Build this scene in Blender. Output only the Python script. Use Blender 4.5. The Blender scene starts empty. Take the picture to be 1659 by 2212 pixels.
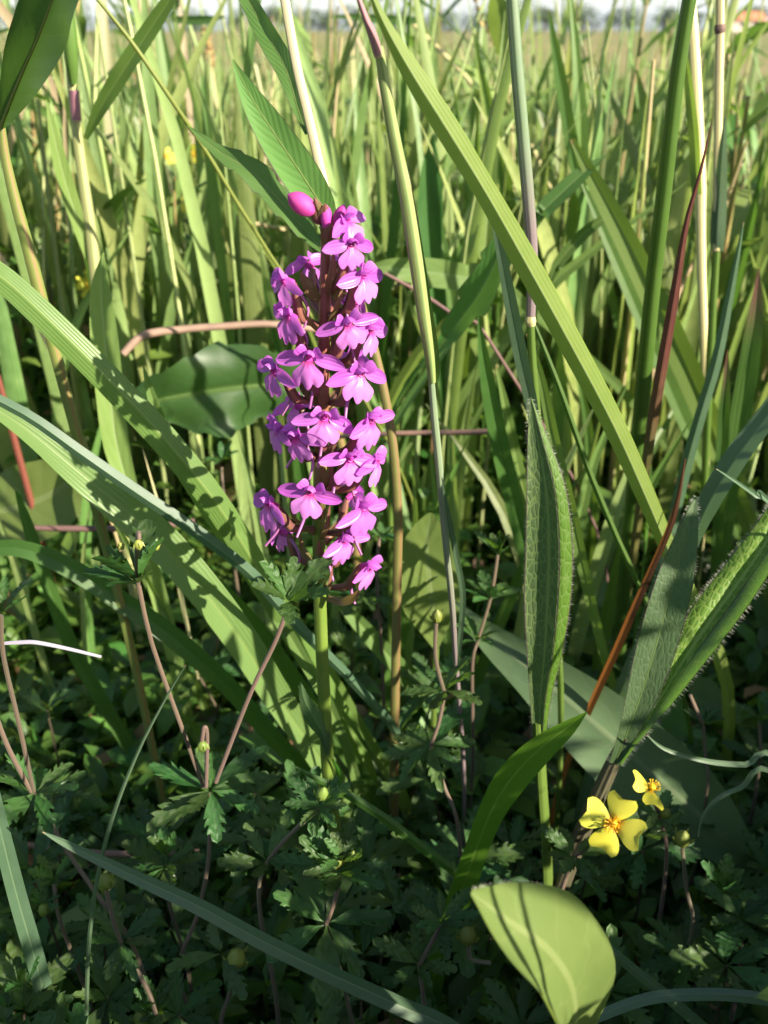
import bpy, math, random
from mathutils import Vector, Matrix, Quaternion
R = math.radians
sc = bpy.context.scene
col = sc.collection
# ------------------------------------------------------------------ camera
H = 0.25; PITCH = R(28.5); VF = 60.0
CAM = Vector((0, 0, H))
cd = bpy.data.cameras.new('camera'); co = bpy.data.objects.new('camera', cd); col.objects.link(co)
co.location = CAM; co.rotation_euler = (math.pi/2 - PITCH, 0, 0)
cd.sensor_fit = 'VERTICAL'; cd.sensor_height = 36; cd.lens = 18/math.tan(R(VF/2))
cd.clip_start = 0.005; cd.clip_end = 20000
cd.dof.use_dof = True; cd.dof.focus_distance = 0.172; cd.dof.aperture_fstop = 24
sc.camera = co
# ------------------------------------------------------------------ light
SUN_AZ = R(122); SUN_EL = R(26)             # azimuth clockwise from +Y
TOSUN = Vector((math.sin(SUN_AZ)*math.cos(SUN_EL), math.cos(SUN_AZ)*math.cos(SUN_EL), math.sin(SUN_EL)))
w = bpy.data.worlds.new('World'); sc.world = w; w.use_nodes = True
nt = w.node_tree; bg = nt.nodes['Background']
sky = nt.nodes.new('ShaderNodeTexSky'); sky.sky_type = 'NISHITA'; sky.sun_disc = False
sky.sun_elevation = SUN_EL; sky.sun_rotation = SUN_AZ; sky.dust_density = 1.0
nt.links.new(sky.outputs[0], bg.inputs[0]); bg.inputs[1].default_value = 0.064
sd = bpy.data.lights.new('sun', 'SUN'); so = bpy.data.objects.new('sun', sd); col.objects.link(so)
sd.energy = 5.0; sd.angle = R(0.5); sd.color = (1, 0.9, 0.74)
so.rotation_euler = TOSUN.to_track_quat('Z', 'Y').to_euler(); so.location = (2, -1, 2)
vs = sc.view_settings; vs.view_transform = 'Standard'; vs.look = 'None'; vs.exposure = 1.72; vs.gamma = 1
sc.render.engine = 'CYCLES'; sc.cycles.max_bounces = 8; sc.cycles.diffuse_bounces = 4; sc.cycles.transmission_bounces = 6
sc.cycles.use_denoising = True
sc.cycles.sample_clamp_indirect = 8

# ------------------------------------------------------------------ helpers
FD = 1106/math.tan(R(VF/2))
FWD = Vector((0, math.cos(PITCH), -math.sin(PITCH))); UPV = Vector((0, math.sin(PITCH), math.cos(PITCH)))
def ray(px, py):
    return FWD + Vector((1, 0, 0))*((px-829.5)/FD) - UPV*((py-1106)/FD)
def P(px, py, Y):
    d = ray(px, py); return CAM + d*(Y/d.y)
def Pz(px, py, z):
    d = ray(px, py); return CAM + d*((z-H)/d.z)
def mpp(p):                       # metres per photo pixel at a point
    return (p-CAM).dot(FWD)/FD
def smooth(t): return t*t*(3-2*t)
def catmull(pts, n):
    pts = list(pts); m = len(pts)
    if m == 2: return [pts[0]+(pts[1]-pts[0])*(i/n) for i in range(n+1)]
    out = []
    for i in range(n+1):
        t = i/n*(m-1); k = min(int(t), m-2); f = t-k
        a = pts[max(k-1, 0)]; b = pts[k]; c = pts[k+1]; d = pts[min(k+2, m-1)]
        out.append(0.5*((2*b)+(c-a)*f+(2*a-5*b+4*c-d)*f*f+(3*b-a-3*c+d)*f**3))
    return out
class G:
    def __init__(s): s.v = []; s.f = []; s.uv = []; s.r = []
    def add(s, v, f, uv, r=0.0):
        o = len(s.v); s.v += v; s.f += [tuple(i+o for i in q) for q in f]; s.uv += uv; s.r += [r]*len(v)
def grid(g, rows, uvr, r=0.0):
    n = len(rows); m = len(rows[0])
    v = [p for row in rows for p in row]; uv = [q for row in uvr for q in row]
    f = [(i*m+j, i*m+j+1, (i+1)*m+j+1, (i+1)*m+j) for i in range(n-1) for j in range(m-1)]
    g.add(v, f, uv, r)
FLAT = [(-1, 0), (-.5, 0), (0, 0), (.5, 0), (1, 0)]
def fold(a, c=.0):                # a: keel depth (edges rise towards the viewer), c: extra curl
    return [(-1, a+c), (-.75, a*.75), (-.35, a*.35), (-.08, a*.1), (0, 0), (.08, a*.1), (.35, a*.35), (.75, a*.75), (1, a+c)]
def ribbon(g, pts, wid, nrm, n=16, cs=FLAT, roll=0, teeth=None, wavy=0, r=0.0, seed=0, twist=0, vscale=1):
    """pts Vectors, wid full widths (m) at the same stations, nrm a vector or function(p) -> vector"""
    rn = random.Random(seed)
    c = catmull(pts, n); ws = catmull([Vector((q, 0, 0)) for q in wid], n)
    rows = []; uvs = []; ph = rn.random()*6; ph2 = rn.random()*6
    for i, p in enumerate(c):
        t = (c[min(i+1, n)]-c[max(i-1, 0)])
        t = t.normalized() if t.length > 1e-12 else Vector((0, 0, 1))
        nn = nrm(p) if callable(nrm) else nrm
        s = t.cross(nn)
        s = s.normalized() if s.length > 1e-9 else t.orthogonal().normalized()
        k = s.cross(t).normalized()
        a = roll + twist*i/n
        if a:
            q = Quaternion(t, a); s = q @ s; k = q @ k
        hw = max(ws[i].x, 1e-5)/2
        row = []; uvr = []
        for (la, he) in cs:
            e = abs(la)
            wv = wavy*e*e*math.sin(i/n*17+ph+(la > 0)*ph2)
            tw = 1.0; sh = 0
            if teeth and e > .9:
                fr = (i % teeth[0])/teeth[0]; tw = 1+teeth[1]*(fr-.5)
            row.append(p + s*(la*hw*tw) + k*((he+wv)*hw))
            uvr.append((la*.5+.5, i/n*vscale))
        rows.append(row); uvs.append(uvr)
    grid(g, rows, uvs, r)
    return c
def tube(g, pts, rad, n=12, k=8, r=0.0, cap=True, flat=1.0):
    c = catmull(pts, n); ws = catmull([Vector((q, 0, 0)) for q in rad], n)
    rows = []; uvs = []; a0 = None
    for i, p in enumerate(c):
        t = (c[min(i+1, n)]-c[max(i-1, 0)])
        t = t.normalized() if t.length > 1e-12 else Vector((0, 0, 1))
        if a0 is None: a0 = t.orthogonal().normalized()
        a0 = (a0 - t*a0.dot(t)).normalized(); b = t.cross(a0)
        rr = max(ws[i].x, 1e-5)
        rows.append([p + (a0*math.cos(2*math.pi*j/k)+b*flat*math.sin(2*math.pi*j/k))*rr for j in range(k+1)])
        uvs.append([(j/k, i/n) for j in range(k+1)])
    grid(g, rows, uvs, r)
    if cap:
        m = k+1; o = len(g.v)
        for row, pc in ((rows[0], c[0]), (rows[-1], c[-1])):
            g.add(list(row)+[pc], [(j, j+1, m) for j in range(k)], [(0, 0)]*(m+1), r)
    return c
def blob(g, c, ax, rx, rl, k=8, n=6, r=0.0, tip=0.0, pinch=1.0):
    """ellipsoid bud along axis ax"""
    ax = ax.normalized(); a = ax.orthogonal().normalized(); b = ax.cross(a); rows = []; uvs = []
    for i in range(n+1):
        th = math.pi*i/n; rr = math.sin(th)**pinch*rx; zz = -math.cos(th)*rl
        if i == n: zz += tip
        rows.append([c+ax*zz+(a*math.cos(2*math.pi*j/k)+b*math.sin(2*math.pi*j/k))*rr for j in range(k+1)])
        uvs.append([(j/k, i/n) for j in range(k+1)])
    grid(g, rows, uvs, r)
def mesh(name, g):
    me = bpy.data.meshes.new(name)
    me.from_pydata([tuple(p) for p in g.v], [], g.f)
    uvl = me.uv_layers.new(name='UVMap')
    li = [0]*len(me.loops); me.loops.foreach_get('vertex_index', li)
    flat = [0.0]*(2*len(li))
    for i, vi in enumerate(li): flat[2*i], flat[2*i+1] = g.uv[vi]
    uvl.data.foreach_set('uv', flat)
    at = me.attributes.new('rnd', 'FLOAT', 'POINT'); at.data.foreach_set('value', g.r)
    me.polygons.foreach_set('use_smooth', [True]*len(me.polygons))
    me.update(); return me
def tag(o, label=None, cat=None, group=None, kind=None):
    if label: o['label'] = label
    if cat: o['category'] = cat
    if group: o['group'] = group
    if kind: o['kind'] = kind
    return o
def thing(name, loc, label, cat, group=None):
    o = bpy.data.objects.new(name, None); col.objects.link(o); o.location = loc; o.empty_display_size = .01
    return tag(o, label, cat, group)
def wloc(o):
    p = Vector(o.location)
    while o.parent: o = o.parent; p += Vector(o.location)
    return p
def obj(name, g, m, parent=None, origin=None):
    """geometry given in world space"""
    o0 = wloc(parent) if parent else (origin or Vector((0, 0, 0)))
    g.v = [p-o0 for p in g.v]
    o = bpy.data.objects.new(name, mesh(name, g)); o.data.materials.append(m); col.objects.link(o)
    if parent: o.parent = parent
    else: o.location = o0
    return o
def inst(name, me, M, parent):
    o = bpy.data.objects.new(name, me); col.objects.link(o); o.parent = parent
    o.matrix_basis = Matrix.Translation(-wloc(parent)) @ M if parent else M
    return o

# ------------------------------------------------------------------ materials
def N(t, ty, **kw):
    n = t.nodes.new(ty)
    for k, v in kw.items(): setattr(n, k, v)
    return n
def math_(t, op, a, b=None, c=None):
    n = N(t, 'ShaderNodeMath', operation=op)
    for i, x in enumerate((a, b, c)):
        if x is None: continue
        if hasattr(x, 'is_linked'): t.links.new(x, n.inputs[i])
        else: n.inputs[i].default_value = x
    return n.outputs[0]
def mixc(t, f, a, b):
    n = N(t, 'ShaderNodeMix', data_type='RGBA')
    for s, x in ((0, f), (6, a), (7, b)):
        if hasattr(x, 'is_linked'): t.links.new(x, n.inputs[s])
        elif s == 0: n.inputs[0].default_value = x
        else: n.inputs[s].default_value = (*x, 1)
    return n.outputs[2]
def step(t, x, lo, hi):
    n = N(t, 'ShaderNodeMapRange'); n.interpolation_type = 'SMOOTHSTEP'; t.links.new(x, n.inputs[0])
    n.inputs[1].default_value = lo; n.inputs[2].default_value = hi
    return n.outputs[0]
def plant(name, c1, c2, tr=None, trans=.38, rough=.42, veins=None, freq=9, rib=None, edge=None, tip=None, dry=None,
          base=None, nscale=220, spec=.4, net=(14, 60), bump=.16, two=None, hue=.02, val=.3, stripes=None, sheen=0):
    m = bpy.data.materials.new(name); m.use_nodes = True; t = m.node_tree; L = t.links.new
    pb = t.nodes['Principled BSDF']; out = t.nodes['Material Output']
    uv = N(t, 'ShaderNodeUVMap'); sx = N(t, 'ShaderNodeSeparateXYZ'); L(uv.outputs[0], sx.inputs[0]); u, v = sx.outputs[0], sx.outputs[1]
    tc = N(t, 'ShaderNodeTexCoord'); oi = N(t, 'ShaderNodeObjectInfo'); at = N(t, 'ShaderNodeAttribute'); at.attribute_name = 'rnd'
    rnd = math_(t, 'FRACT', math_(t, 'ADD', oi.outputs['Random'], at.outputs['Fac']))
    no = N(t, 'ShaderNodeTexNoise'); no.inputs['Scale'].default_value = nscale; no.inputs['Detail'].default_value = 3
    L(tc.outputs['Object'], no.inputs['Vector'])
    n3 = N(t, 'ShaderNodeTexNoise'); n3.inputs['Scale'].default_value = nscale*.22; n3.inputs['Detail'].default_value = 2; L(tc.outputs['Object'], n3.inputs['Vector'])
    f = step(t, math_(t, 'ADD', math_(t, 'ADD', math_(t, 'MULTIPLY', no.outputs[0], .4), math_(t, 'MULTIPLY', n3.outputs[0], .35)), math_(t, 'MULTIPLY', rnd, .5)), .25, .85)
    c = mixc(t, f, c1, c2); h = no.outputs[0]
    au = math_(t, 'ABSOLUTE', math_(t, 'SUBTRACT', u, .5))
    if base: c = mixc(t, step(t, v, base[1], base[2]), c, base[0])
    if veins in ('par', 'stripe'):
        wv = math_(t, 'SINE', math_(t, 'MULTIPLY', u, freq*2*math.pi)); h = math_(t, 'ADD', math_(t, 'MULTIPLY', h, .5), math_(t, 'MULTIPLY', wv, .4))
        c = mixc(t, math_(t, 'MULTIPLY', step(t, wv, .2, 1), .55 if stripes else .09), c, stripes or tuple(min(1, q*1.5+.02) for q in c2))
    if veins == 'net':
        mp = N(t, 'ShaderNodeMapping'); mp.inputs['Scale'].default_value = (net[0], net[1], 1); L(uv.outputs[0], mp.inputs[0])
        vo = N(t, 'ShaderNodeTexVoronoi', feature='DISTANCE_TO_EDGE'); vo.inputs['Scale'].default_value = 1; L(mp.outputs[0], vo.inputs['Vector'])
        ln = math_(t, 'SUBTRACT', 1.0, step(t, vo.outputs['Distance'], .01, .09))
        c = mixc(t, math_(t, 'MULTIPLY', ln, .45), c, rib or tuple(min(1, q*2.2+.02) for q in c2))
        h = math_(t, 'ADD', math_(t, 'MULTIPLY', h, .25), step(t, vo.outputs['Distance'], 0, .25))
    if veins == 'pin':
        q = math_(t, 'ADD', math_(t, 'MULTIPLY', v, net[1]), math_(t, 'MULTIPLY', au, net[1]*.38))
        q = math_(t, 'ADD', q, math_(t, 'MULTIPLY', no.outputs[0], .5))
        d = math_(t, 'ABSOLUTE', math_(t, 'SUBTRACT', math_(t, 'FRACT', q), .5))
        ln = step(t, d, .44, .495)
        c = mixc(t, math_(t, 'MULTIPLY', ln, .3), c, rib or tuple(min(1, q_*1.8+.02) for q_ in c2))
        h = math_(t, 'ADD', math_(t, 'MULTIPLY', h, .5), math_(t, 'MULTIPLY', d, -1.5))
    if rib: c = mixc(t, math_(t, 'SUBTRACT', 1.0, step(t, au, .015, .05)), c, rib)
    if two:
        a_, b_ = (two[1]-.012, two[1]+.012); q = step(t, u, a_, b_)
        c = mixc(t, q, two[0], c) if two[2] < 0 else mixc(t, q, c, two[0])
        if veins == 'net': c = mixc(t, math_(t, 'MULTIPLY', ln, .4), c, rib)
        c = mixc(t, math_(t, 'SUBTRACT', 1.0, step(t, math_(t, 'ABSOLUTE', math_(t, 'SUBTRACT', u, two[1])), .006, .018)), c, edge)
    if edge: c = mixc(t, step(t, au, .468, .49), c, edge)
    if tip: c = mixc(t, math_(t, 'SUBTRACT', 1.0, step(t, v, tip[1], tip[2])), c, tip[0])
    if dry: c = mixc(t, step(t, rnd, dry[1], dry[1]+.02), c, dry[0])
    hs = N(t, 'ShaderNodeHueSaturation'); L(c, hs.inputs['Color'])
    L(math_(t, 'ADD', math_(t, 'MULTIPLY', math_(t, 'FRACT', math_(t, 'MULTIPLY', rnd, 7.3)), hue*2), .5-hue), hs.inputs['Hue'])
    L(math_(t, 'ADD', math_(t, 'MULTIPLY', math_(t, 'FRACT', math_(t, 'MULTIPLY', rnd, 13.7)), val*2), 1-val), hs.inputs['Value'])
    c = hs.outputs[0]
    L(c, pb.inputs['Base Color']); pb.inputs['Roughness'].default_value = rough; pb.inputs['Specular IOR Level'].default_value = spec
    if sheen: pb.inputs['Sheen Weight'].default_value = sheen
    if bump:
        bp = N(t, 'ShaderNodeBump'); bp.inputs['Strength'].default_value = bump; bp.inputs['Distance'].default_value = .0004
        L(h, bp.inputs['Height']); L(bp.outputs[0], pb.inputs['Normal'])
    if trans:
        tl = N(t, 'ShaderNodeBsdfTranslucent'); mx = N(t, 'ShaderNodeMixShader'); mx.inputs[0].default_value = trans
        L(mixc(t, .6, c, tr or (.2, .36, .03)), tl.inputs[0]); L(pb.outputs[0], mx.inputs[1]); L(tl.outputs[0], mx.inputs[2]); L(mx.outputs[0], out.inputs[0])
    return m
M = {}
M['grass'] = plant('grass_mat', (.1, .165, .042), (.25, .325, .115), (.38, .52, .1), veins='par', freq=5, dry=((.44, .37, .22), .92), val=.42, hue=.035)
M['pale_culm'] = plant('pale_culm_mat', (.17, .24, .07), (.36, .42, .18), (.38, .46, .12), trans=.25, rough=.4, dry=((.48, .38, .22), .84), val=.3, hue=.03, bump=0)
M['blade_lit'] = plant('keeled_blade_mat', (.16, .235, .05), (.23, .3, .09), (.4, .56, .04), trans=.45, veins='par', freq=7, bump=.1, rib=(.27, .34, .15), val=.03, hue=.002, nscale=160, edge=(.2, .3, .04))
M['blade'] = plant('blade_mat', (.08, .155, .032), (.13, .215, .06), (.28, .46, .03), veins='par', freq=9, rib=(.17, .25, .07), val=.15, tip=((.26, .19, .08), .0, .035))
M['blade_blue'] = plant('blade_blue_mat', (.06, .115, .06), (.1, .16, .095), (.14, .28, .08), veins='par', freq=11, rib=(.15, .22, .12), val=.15, rough=.38, tip=((.3, .22, .12), .0, .03))
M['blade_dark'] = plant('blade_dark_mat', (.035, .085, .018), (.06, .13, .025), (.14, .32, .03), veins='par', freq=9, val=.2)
M['blade_yel'] = plant('blade_yellow_mat', (.2, .24, .05), (.28, .3, .08), (.4, .42, .06), veins='par', freq=6, val=.15)
M['brown'] = plant('brown_blade_mat', (.09, .04, .022), (.16, .075, .035), (.4, .14, .02), trans=.25, veins='par', freq=4, base=((.38, .16, .03), .6, .95))
M['brown_dark'] = plant('dark_brown_blade_mat', (.075, .032, .022), (.13, .06, .035), (.25, .1, .03), trans=.15, veins='par', freq=4, base=((.09, .1, .03), .45, .8))
M['purple_tip'] = plant('purple_tip_blade_mat', (.05, .1, .02), (.07, .13, .03), (.16, .34, .03), veins='par', freq=5, tip=((.2, .06, .08), .02, .3))
M['tan'] = plant('tan_stem_mat', (.4, .31, .17), (.5, .42, .22), trans=0, veins='par', freq=5, rough=.5, stripes=(.3, .3, .1))
M['culm'] = plant('culm_mat', (.2, .25, .08), (.36, .36, .15), trans=0, veins='stripe', freq=5, stripes=(.09, .15, .06), rough=.35, val=.1)
M['culm_green'] = plant('culm_green_mat', (.06, .12, .02), (.09, .155, .03), (.25, .4, .03), trans=.25, veins='par', freq=6, rough=.35, val=.1)
M['culm_grey'] = plant('culm_grey_mat', (.1, .15, .075), (.16, .2, .12), trans=0, veins='par', freq=7, rough=.35, val=.1, base=((.16, .12, .13), .35, .75))
M['purple'] = plant('purple_sheath_mat', (.2, .08, .11), (.3, .15, .16), trans=.1, veins='par', freq=5, base=((.45, .38, .2), .9, 1.0), val=.1)
M['cream'] = plant('cream_stem_mat', (.5, .44, .24), (.55, .5, .33), trans=0, veins='stripe', freq=4, stripes=(.45, .24, .04), rough=.45, val=.05)
M['twig'] = plant('twig_mat', (.12, .07, .06), (.28, .17, .13), trans=0, nscale=150, rough=.7, bump=.8)
M['red_stem'] = plant('red_stem_mat', (.09, .018, .016), (.13, .035, .028), trans=0, rough=.4)
M['herb_stem'] = plant('herb_stem_mat', (.13, .17, .035), (.2, .17, .06), trans=0, veins='par', freq=3, stripes=(.2, .08, .05), rough=.5)
M['dark_stem'] = plant('dark_herb_stem_mat', (.06, .06, .03), (.1, .075, .05), trans=0, veins='stripe', freq=6, stripes=(.14, .13, .08), rough=.55, bump=.8)
M['herb'] = plant('herb_leaf_mat', (.06, .135, .025), (.095, .18, .045), (.22, .42, .04), veins='pin', net=(5, 16), rib=(.19, .27, .09), edge=(.07, .06, .05), rough=.5)
M['herb_dark'] = plant('herb_dark_leaf_mat', (.03, .075, .018), (.05, .1, .025), (.12, .26, .025), veins='pin', net=(5, 9), rib=(.1, .15, .04), rough=.45)
M['herb_pale'] = plant('herb_pale_leaf_mat', (.14, .22, .055), (.19, .27, .08), (.34, .48, .06), veins='pin', net=(6, 9), rib=(.24, .32, .13), rough=.45)
M['young'] = plant('young_leaf_mat', (.12, .175, .045), (.16, .21, .06), (.3, .38, .06), veins='pin', net=(5, 5), rib=(.19, .24, .08), rough=.5, bump=.3, val=.02, hue=.002)
M['hairy'] = plant('hairy_leaf_mat', (.06, .105, .04), (.085, .14, .055), (.14, .3, .04), veins='net', net=(9, 34), rib=(.13, .19, .075), edge=(.05, .03, .035), rough=.6, bump=.22)
M['hairy_fold'] = plant('hairy_folded_leaf_mat', (.06, .105, .04), (.085, .14, .055), (.14, .3, .04), veins='net', net=(9, 34), rib=(.16, .24, .075), edge=(.05, .025, .035), rough=.55, bump=.22, two=((.06, .15, .012), .27, -1))
M['bright_net'] = plant('bright_net_leaf_mat', (.06, .145, .014), (.08, .18, .02), (.16, .38, .02), veins='net', net=(9, 38), rib=(.2, .3, .07), edge=(.05, .03, .035), rough=.5, bump=.25, two=((.075, .13, .05), .34, -1))
M['grey_leaf'] = plant('grey_green_leaf_mat', (.09, .15, .075), (.12, .19, .09), (.2, .34, .08), veins='pin', net=(5, 7), rib=(.17, .23, .12), rough=.4)
M['gloss'] = plant('glossy_leaf_mat', (.045, .13, .012), (.07, .17, .02), (.14, .34, .015), rib=(.1, .2, .03), rough=.28, spec=.5)
M['torm'] = plant('tormentil_leaf_mat', (.032, .085, .022), (.055, .12, .03), (.2, .4, .025), veins='pin', net=(4, 5), rib=(.07, .14, .035), rough=.35, hue=.03, val=.35, bump=.5)
M['torm_stem'] = plant('tormentil_stem_mat', (.07, .06, .03), (.115, .075, .05), trans=0, rough=.6, val=.2, sheen=.2)
M['bud'] = plant('bud_mat', (.14, .19, .035), (.22, .26, .05), (.35, .4, .04), trans=.25, rough=.5)
M['yellow'] = plant('yellow_petal_mat', (.7, .66, .05), (.78, .74, .09), (.8, .72, .06), trans=.35, rough=.5, val=.06, hue=.005, tip=((.75, .36, .01), .02, .3), bump=.2)
M['orange'] = plant('stamen_mat', (.75, .36, .01), (.8, .45, .02), trans=.1, rough=.5, bump=0)
M['petal'] = plant('orchid_petal_mat', (.46, .09, .5), (.56, .17, .6), (.64, .12, .66), trans=.42, rough=.38, nscale=700, veins='par', freq=4, stripes=(.46, .08, .47), bump=.2, hue=.012, val=.08, spec=.35)
M['lip'] = plant('orchid_lip_mat', (.52, .14, .54), (.62, .22, .63), (.7, .16, .68), trans=.42, rough=.38, nscale=700, bump=.2, hue=.012, val=.08, tip=((.6, .06, .3), .0, .3))
M['bud_pink'] = plant('orchid_bud_mat', (.42, .035, .25), (.52, .07, .33), (.6, .08, .38), trans=.25, spec=.25, rough=.55, bump=.2, veins='par', freq=3, stripes=(.45, .03, .24))
M['spur'] = plant('orchid_spur_mat', (.36, .12, .32), (.42, .17, .38), (.5, .15, .4), trans=.3, rough=.4, bump=0)
M['ovary'] = plant('orchid_ovary_mat', (.11, .045, .04), (.17, .075, .055), (.3, .1, .05), trans=.12, veins='par', freq=3, stripes=(.22, .12, .05), rough=.42, nscale=500, val=.2)
M['bract'] = plant('orchid_bract_mat', (.13, .12, .035), (.16, .1, .05), (.3, .22, .04), trans=.3, veins='par', freq=4, rough=.42, tip=((.2, .08, .07), .02, .4), val=.2)
M['orchid_stem'] = plant('orchid_stem_mat', (.1, .16, .025), (.14, .19, .035), trans=0, veins='par', freq=5, rough=.38, tip=((.2, .075, .05), .33, .5), val=.02, hue=.001)
M['hair'] = plant('hair_mat', (.5, .52, .4), (.6, .6, .5), trans=.4, tr=(.6, .62, .45), rough=.5, bump=0)
M['pale'] = plant('pale_filament_mat', (.36, .32, .42), (.44, .4, .48), trans=.2, tr=(.6, .5, .6), rough=.5)
M['cover'] = plant('undergrowth_mat', (.05, .115, .022), (.1, .185, .035), (.26, .46, .03), rough=.4, val=.4, hue=.03, bump=0, dry=((.3, .2, .1), .95))
M['seed'] = plant('seed_head_mat', (.24, .15, .06), (.36, .25, .1), trans=.1, rough=.7)
M['crown'] = plant('tree_crown_mat', (.03, .055, .02), (.05, .08, .025), (.08, .15, .03), trans=.2, nscale=1, bump=0, rough=.6)
M['bark'] = plant('bark_mat', (.06, .045, .03), (.09, .07, .05), trans=0, nscale=4, rough=.9)
def simple(name, c1, c2, scale, rough=.9, bump=0, dist=.01, c3=None):
    m = bpy.data.materials.new(name); m.use_nodes = True; t = m.node_tree
    pb = t.nodes['Principled BSDF']; tc = N(t, 'ShaderNodeTexCoord'); no = N(t, 'ShaderNodeTexNoise')
    no.inputs['Scale'].default_value = scale; no.inputs['Detail'].default_value = 8; t.links.new(tc.outputs['Object'], no.inputs['Vector'])
    c = mixc(t, step(t, no.outputs[0], .35, .65), c1, c2)
    if c3:
        n2 = N(t, 'ShaderNodeTexNoise'); n2.inputs['Scale'].default_value = scale*.07; t.links.new(tc.outputs['Object'], n2.inputs['Vector'])
        c = mixc(t, step(t, n2.outputs[0], .45, .6), c, c3)
    t.links.new(c, pb.inputs['Base Color']); pb.inputs['Roughness'].default_value = rough; pb.inputs['Specular IOR Level'].default_value = .1
    if bump:
        bp = N(t, 'ShaderNodeBump'); bp.inputs['Strength'].default_value = bump; bp.inputs['Distance'].default_value = dist
        t.links.new(no.outputs[0], bp.inputs['Height']); t.links.new(bp.outputs[0], pb.inputs['Normal'])
    return m
M['soil'] = simple('soil_mat', (.018, .014, .009), (.05, .038, .022), 90, bump=1, dist=.004)
M['field'] = simple('mown_field_mat', (.19, .18, .07), (.24, .2, .1), 3, c3=(.15, .17, .06), bump=.6, dist=.03)
M['hill'] = simple('hill_mat', (.06, .08, .04), (.09, .1, .05), .01, c3=(.12, .13, .07))
M['wall'] = simple('house_wall_mat', (.45, .4, .34), (.5, .45, .38), 2)
M['roof'] = simple('roof_tile_mat', (.36, .14, .08), (.42, .18, .1), 2)
M['window'] = simple('window_mat', (.03, .035, .04), (.04, .045, .05), 2, rough=.2)

# ------------------------------------------------------------------ setting
def plane(name, x0, x1, y0, y1, z, m, nx=1, ny=1, fz=None):
    g = G(); rows = []; uv = []
    for i in range(ny+1):
        rows.append([Vector((x0+(x1-x0)*j/nx, y0+(y1-y0)*i/ny, z+(fz(j/nx, i/ny) if fz else 0))) for j in range(nx+1)])
        uv.append([(j/nx, i/ny) for j in range(nx+1)])
    grid(g, rows, uv); return tag(obj(name, g, m), kind='structure')
plane('ground', -9000, 9000, -600, 9000, 0, M['soil'], 2, 2)
plane('mown_field', -2500, 2500, 4.2, 900, .004, M['field'], 40, 40)
rg = random.Random(4)
for nm, y0, hh, sd_ in (('hill', 5200, 105, 1), ('hill', 3600, 48, 5)):
    g = G(); rr = random.Random(sd_); ph = [rr.random()*6 for _ in range(4)]; rows = []; uv = []
    for i in range(7):
        rows.append([]); uv.append([])
        for j in range(61):
            x = -7000+14000*j/60; prof = math.sin(math.pi*i/12)
            hz = hh*(.75+.14*math.sin(x/1300+ph[0])+.09*math.sin(x/610+ph[1])+.05*math.sin(x/240+ph[2]))
            rows[-1].append(Vector((x, y0+i*180, hz*prof-.5))); uv[-1].append((j/60, i/6))
    grid(g, rows, uv); tag(obj(nm, g, M['hill']), kind='structure')
def far_tree(x, y, h, wd, rr, label):
    t = thing('hedgerow_tree', Vector((x, y, 0)), label, 'tree', 'trees in the far hedgerow')
    g = G(); tube(g, [Vector((x, y, -.1)), Vector((x+rr.uniform(-.2, .2), y, h*.3)), Vector((x, y, h*.7))], [.22, .17, .05], 5, 6)
    for k in range(4):
        a = rr.random()*6.28
        tube(g, [Vector((x, y, h*.3)), Vector((x+math.cos(a)*wd*.3, y+math.sin(a)*wd*.3, h*.65))], [.1, .03], 3, 5)
    obj('trunk', g, M['bark'], t)
    g = G(); lob = [(Vector((x+rr.uniform(-.35, .35)*wd, y+rr.uniform(-.3, .3)*wd, h*rr.uniform(.35, .8))), wd*rr.uniform(.2, .34)) for _ in range(9)]
    for k in range(650):
        c, r0 = rr.choice(lob); d = Vector((rr.gauss(0, 1), rr.gauss(0, 1), rr.gauss(0, 1))).normalized()
        p = c+d*r0*rr.uniform(.6, 1.05); a = Vector((rr.gauss(0, 1), rr.gauss(0, 1), rr.gauss(0, 1))).normalized()*.3; b = a.orthogonal().normalized()*.2
        g.add([p-a, p+b, p+a, p-b], [(0, 1, 2, 3)], [(0, 0), (1, 0), (1, 1), (0, 1)], rr.random())
    obj('crown', g, M['crown'], t)
rr = random.Random(11)
for i in range(26):
    x = -85+i*7.4+rr.uniform(-2.5, 2.5)
    far_tree(x, 205+rr.uniform(-8, 25), rr.uniform(3.2, 5.4), rr.uniform(5, 8.5), rr, 'leafy green tree in the hedgerow at the far edge of the mown field')
hp = P(1603, 66, 190.0); hx = hp.x
t = thing('farm_house', Vector((hx, 190, 0)), 'low pale house with orange tiled roof among the hedgerow trees', 'house')
g = G()
def boxg(g, a, b):
    (x0, y0, z0), (x1, y1, z1) = a, b
    v = [Vector(q) for q in ((x0, y0, z0), (x1, y0, z0), (x1, y1, z0), (x0, y1, z0), (x0, y0, z1), (x1, y0, z1), (x1, y1, z1), (x0, y1, z1))]
    f = [(0, 1, 5, 4), (1, 2, 6, 5), (2, 3, 7, 6), (3, 0, 4, 7), (4, 5, 6, 7)]
    for q in f: g.add([v[i] for i in q], [(0, 1, 2, 3)], [(0, 0), (1, 0), (1, 1), (0, 1)])
boxg(g, (hx-4, 190, -.1), (hx+4, 196, 2.0)); obj('wall', g, M['wall'], t)
g = G(); e = .4
g.add([Vector(q) for q in ((hx-4-e, 190-e, 1.9), (hx+4+e, 190-e, 1.9), (hx+4+e, 193, 3.4), (hx-4-e, 193, 3.4), (hx+4+e, 196+e, 1.9), (hx-4-e, 196+e, 1.9))],
      [(0, 1, 2, 3), (3, 2, 4, 5), (0, 3, 5), (1, 4, 2)], [(0, 0)]*6); ro = obj('roof', g, M['roof'], t)
for k in (-2.4, 0, 2.4):
    g = G(); boxg(g, (hx+k-.4, 189.95, .8), (hx+k+.4, 190.1, 1.6)); obj('window', g, M['window'], t)

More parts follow.
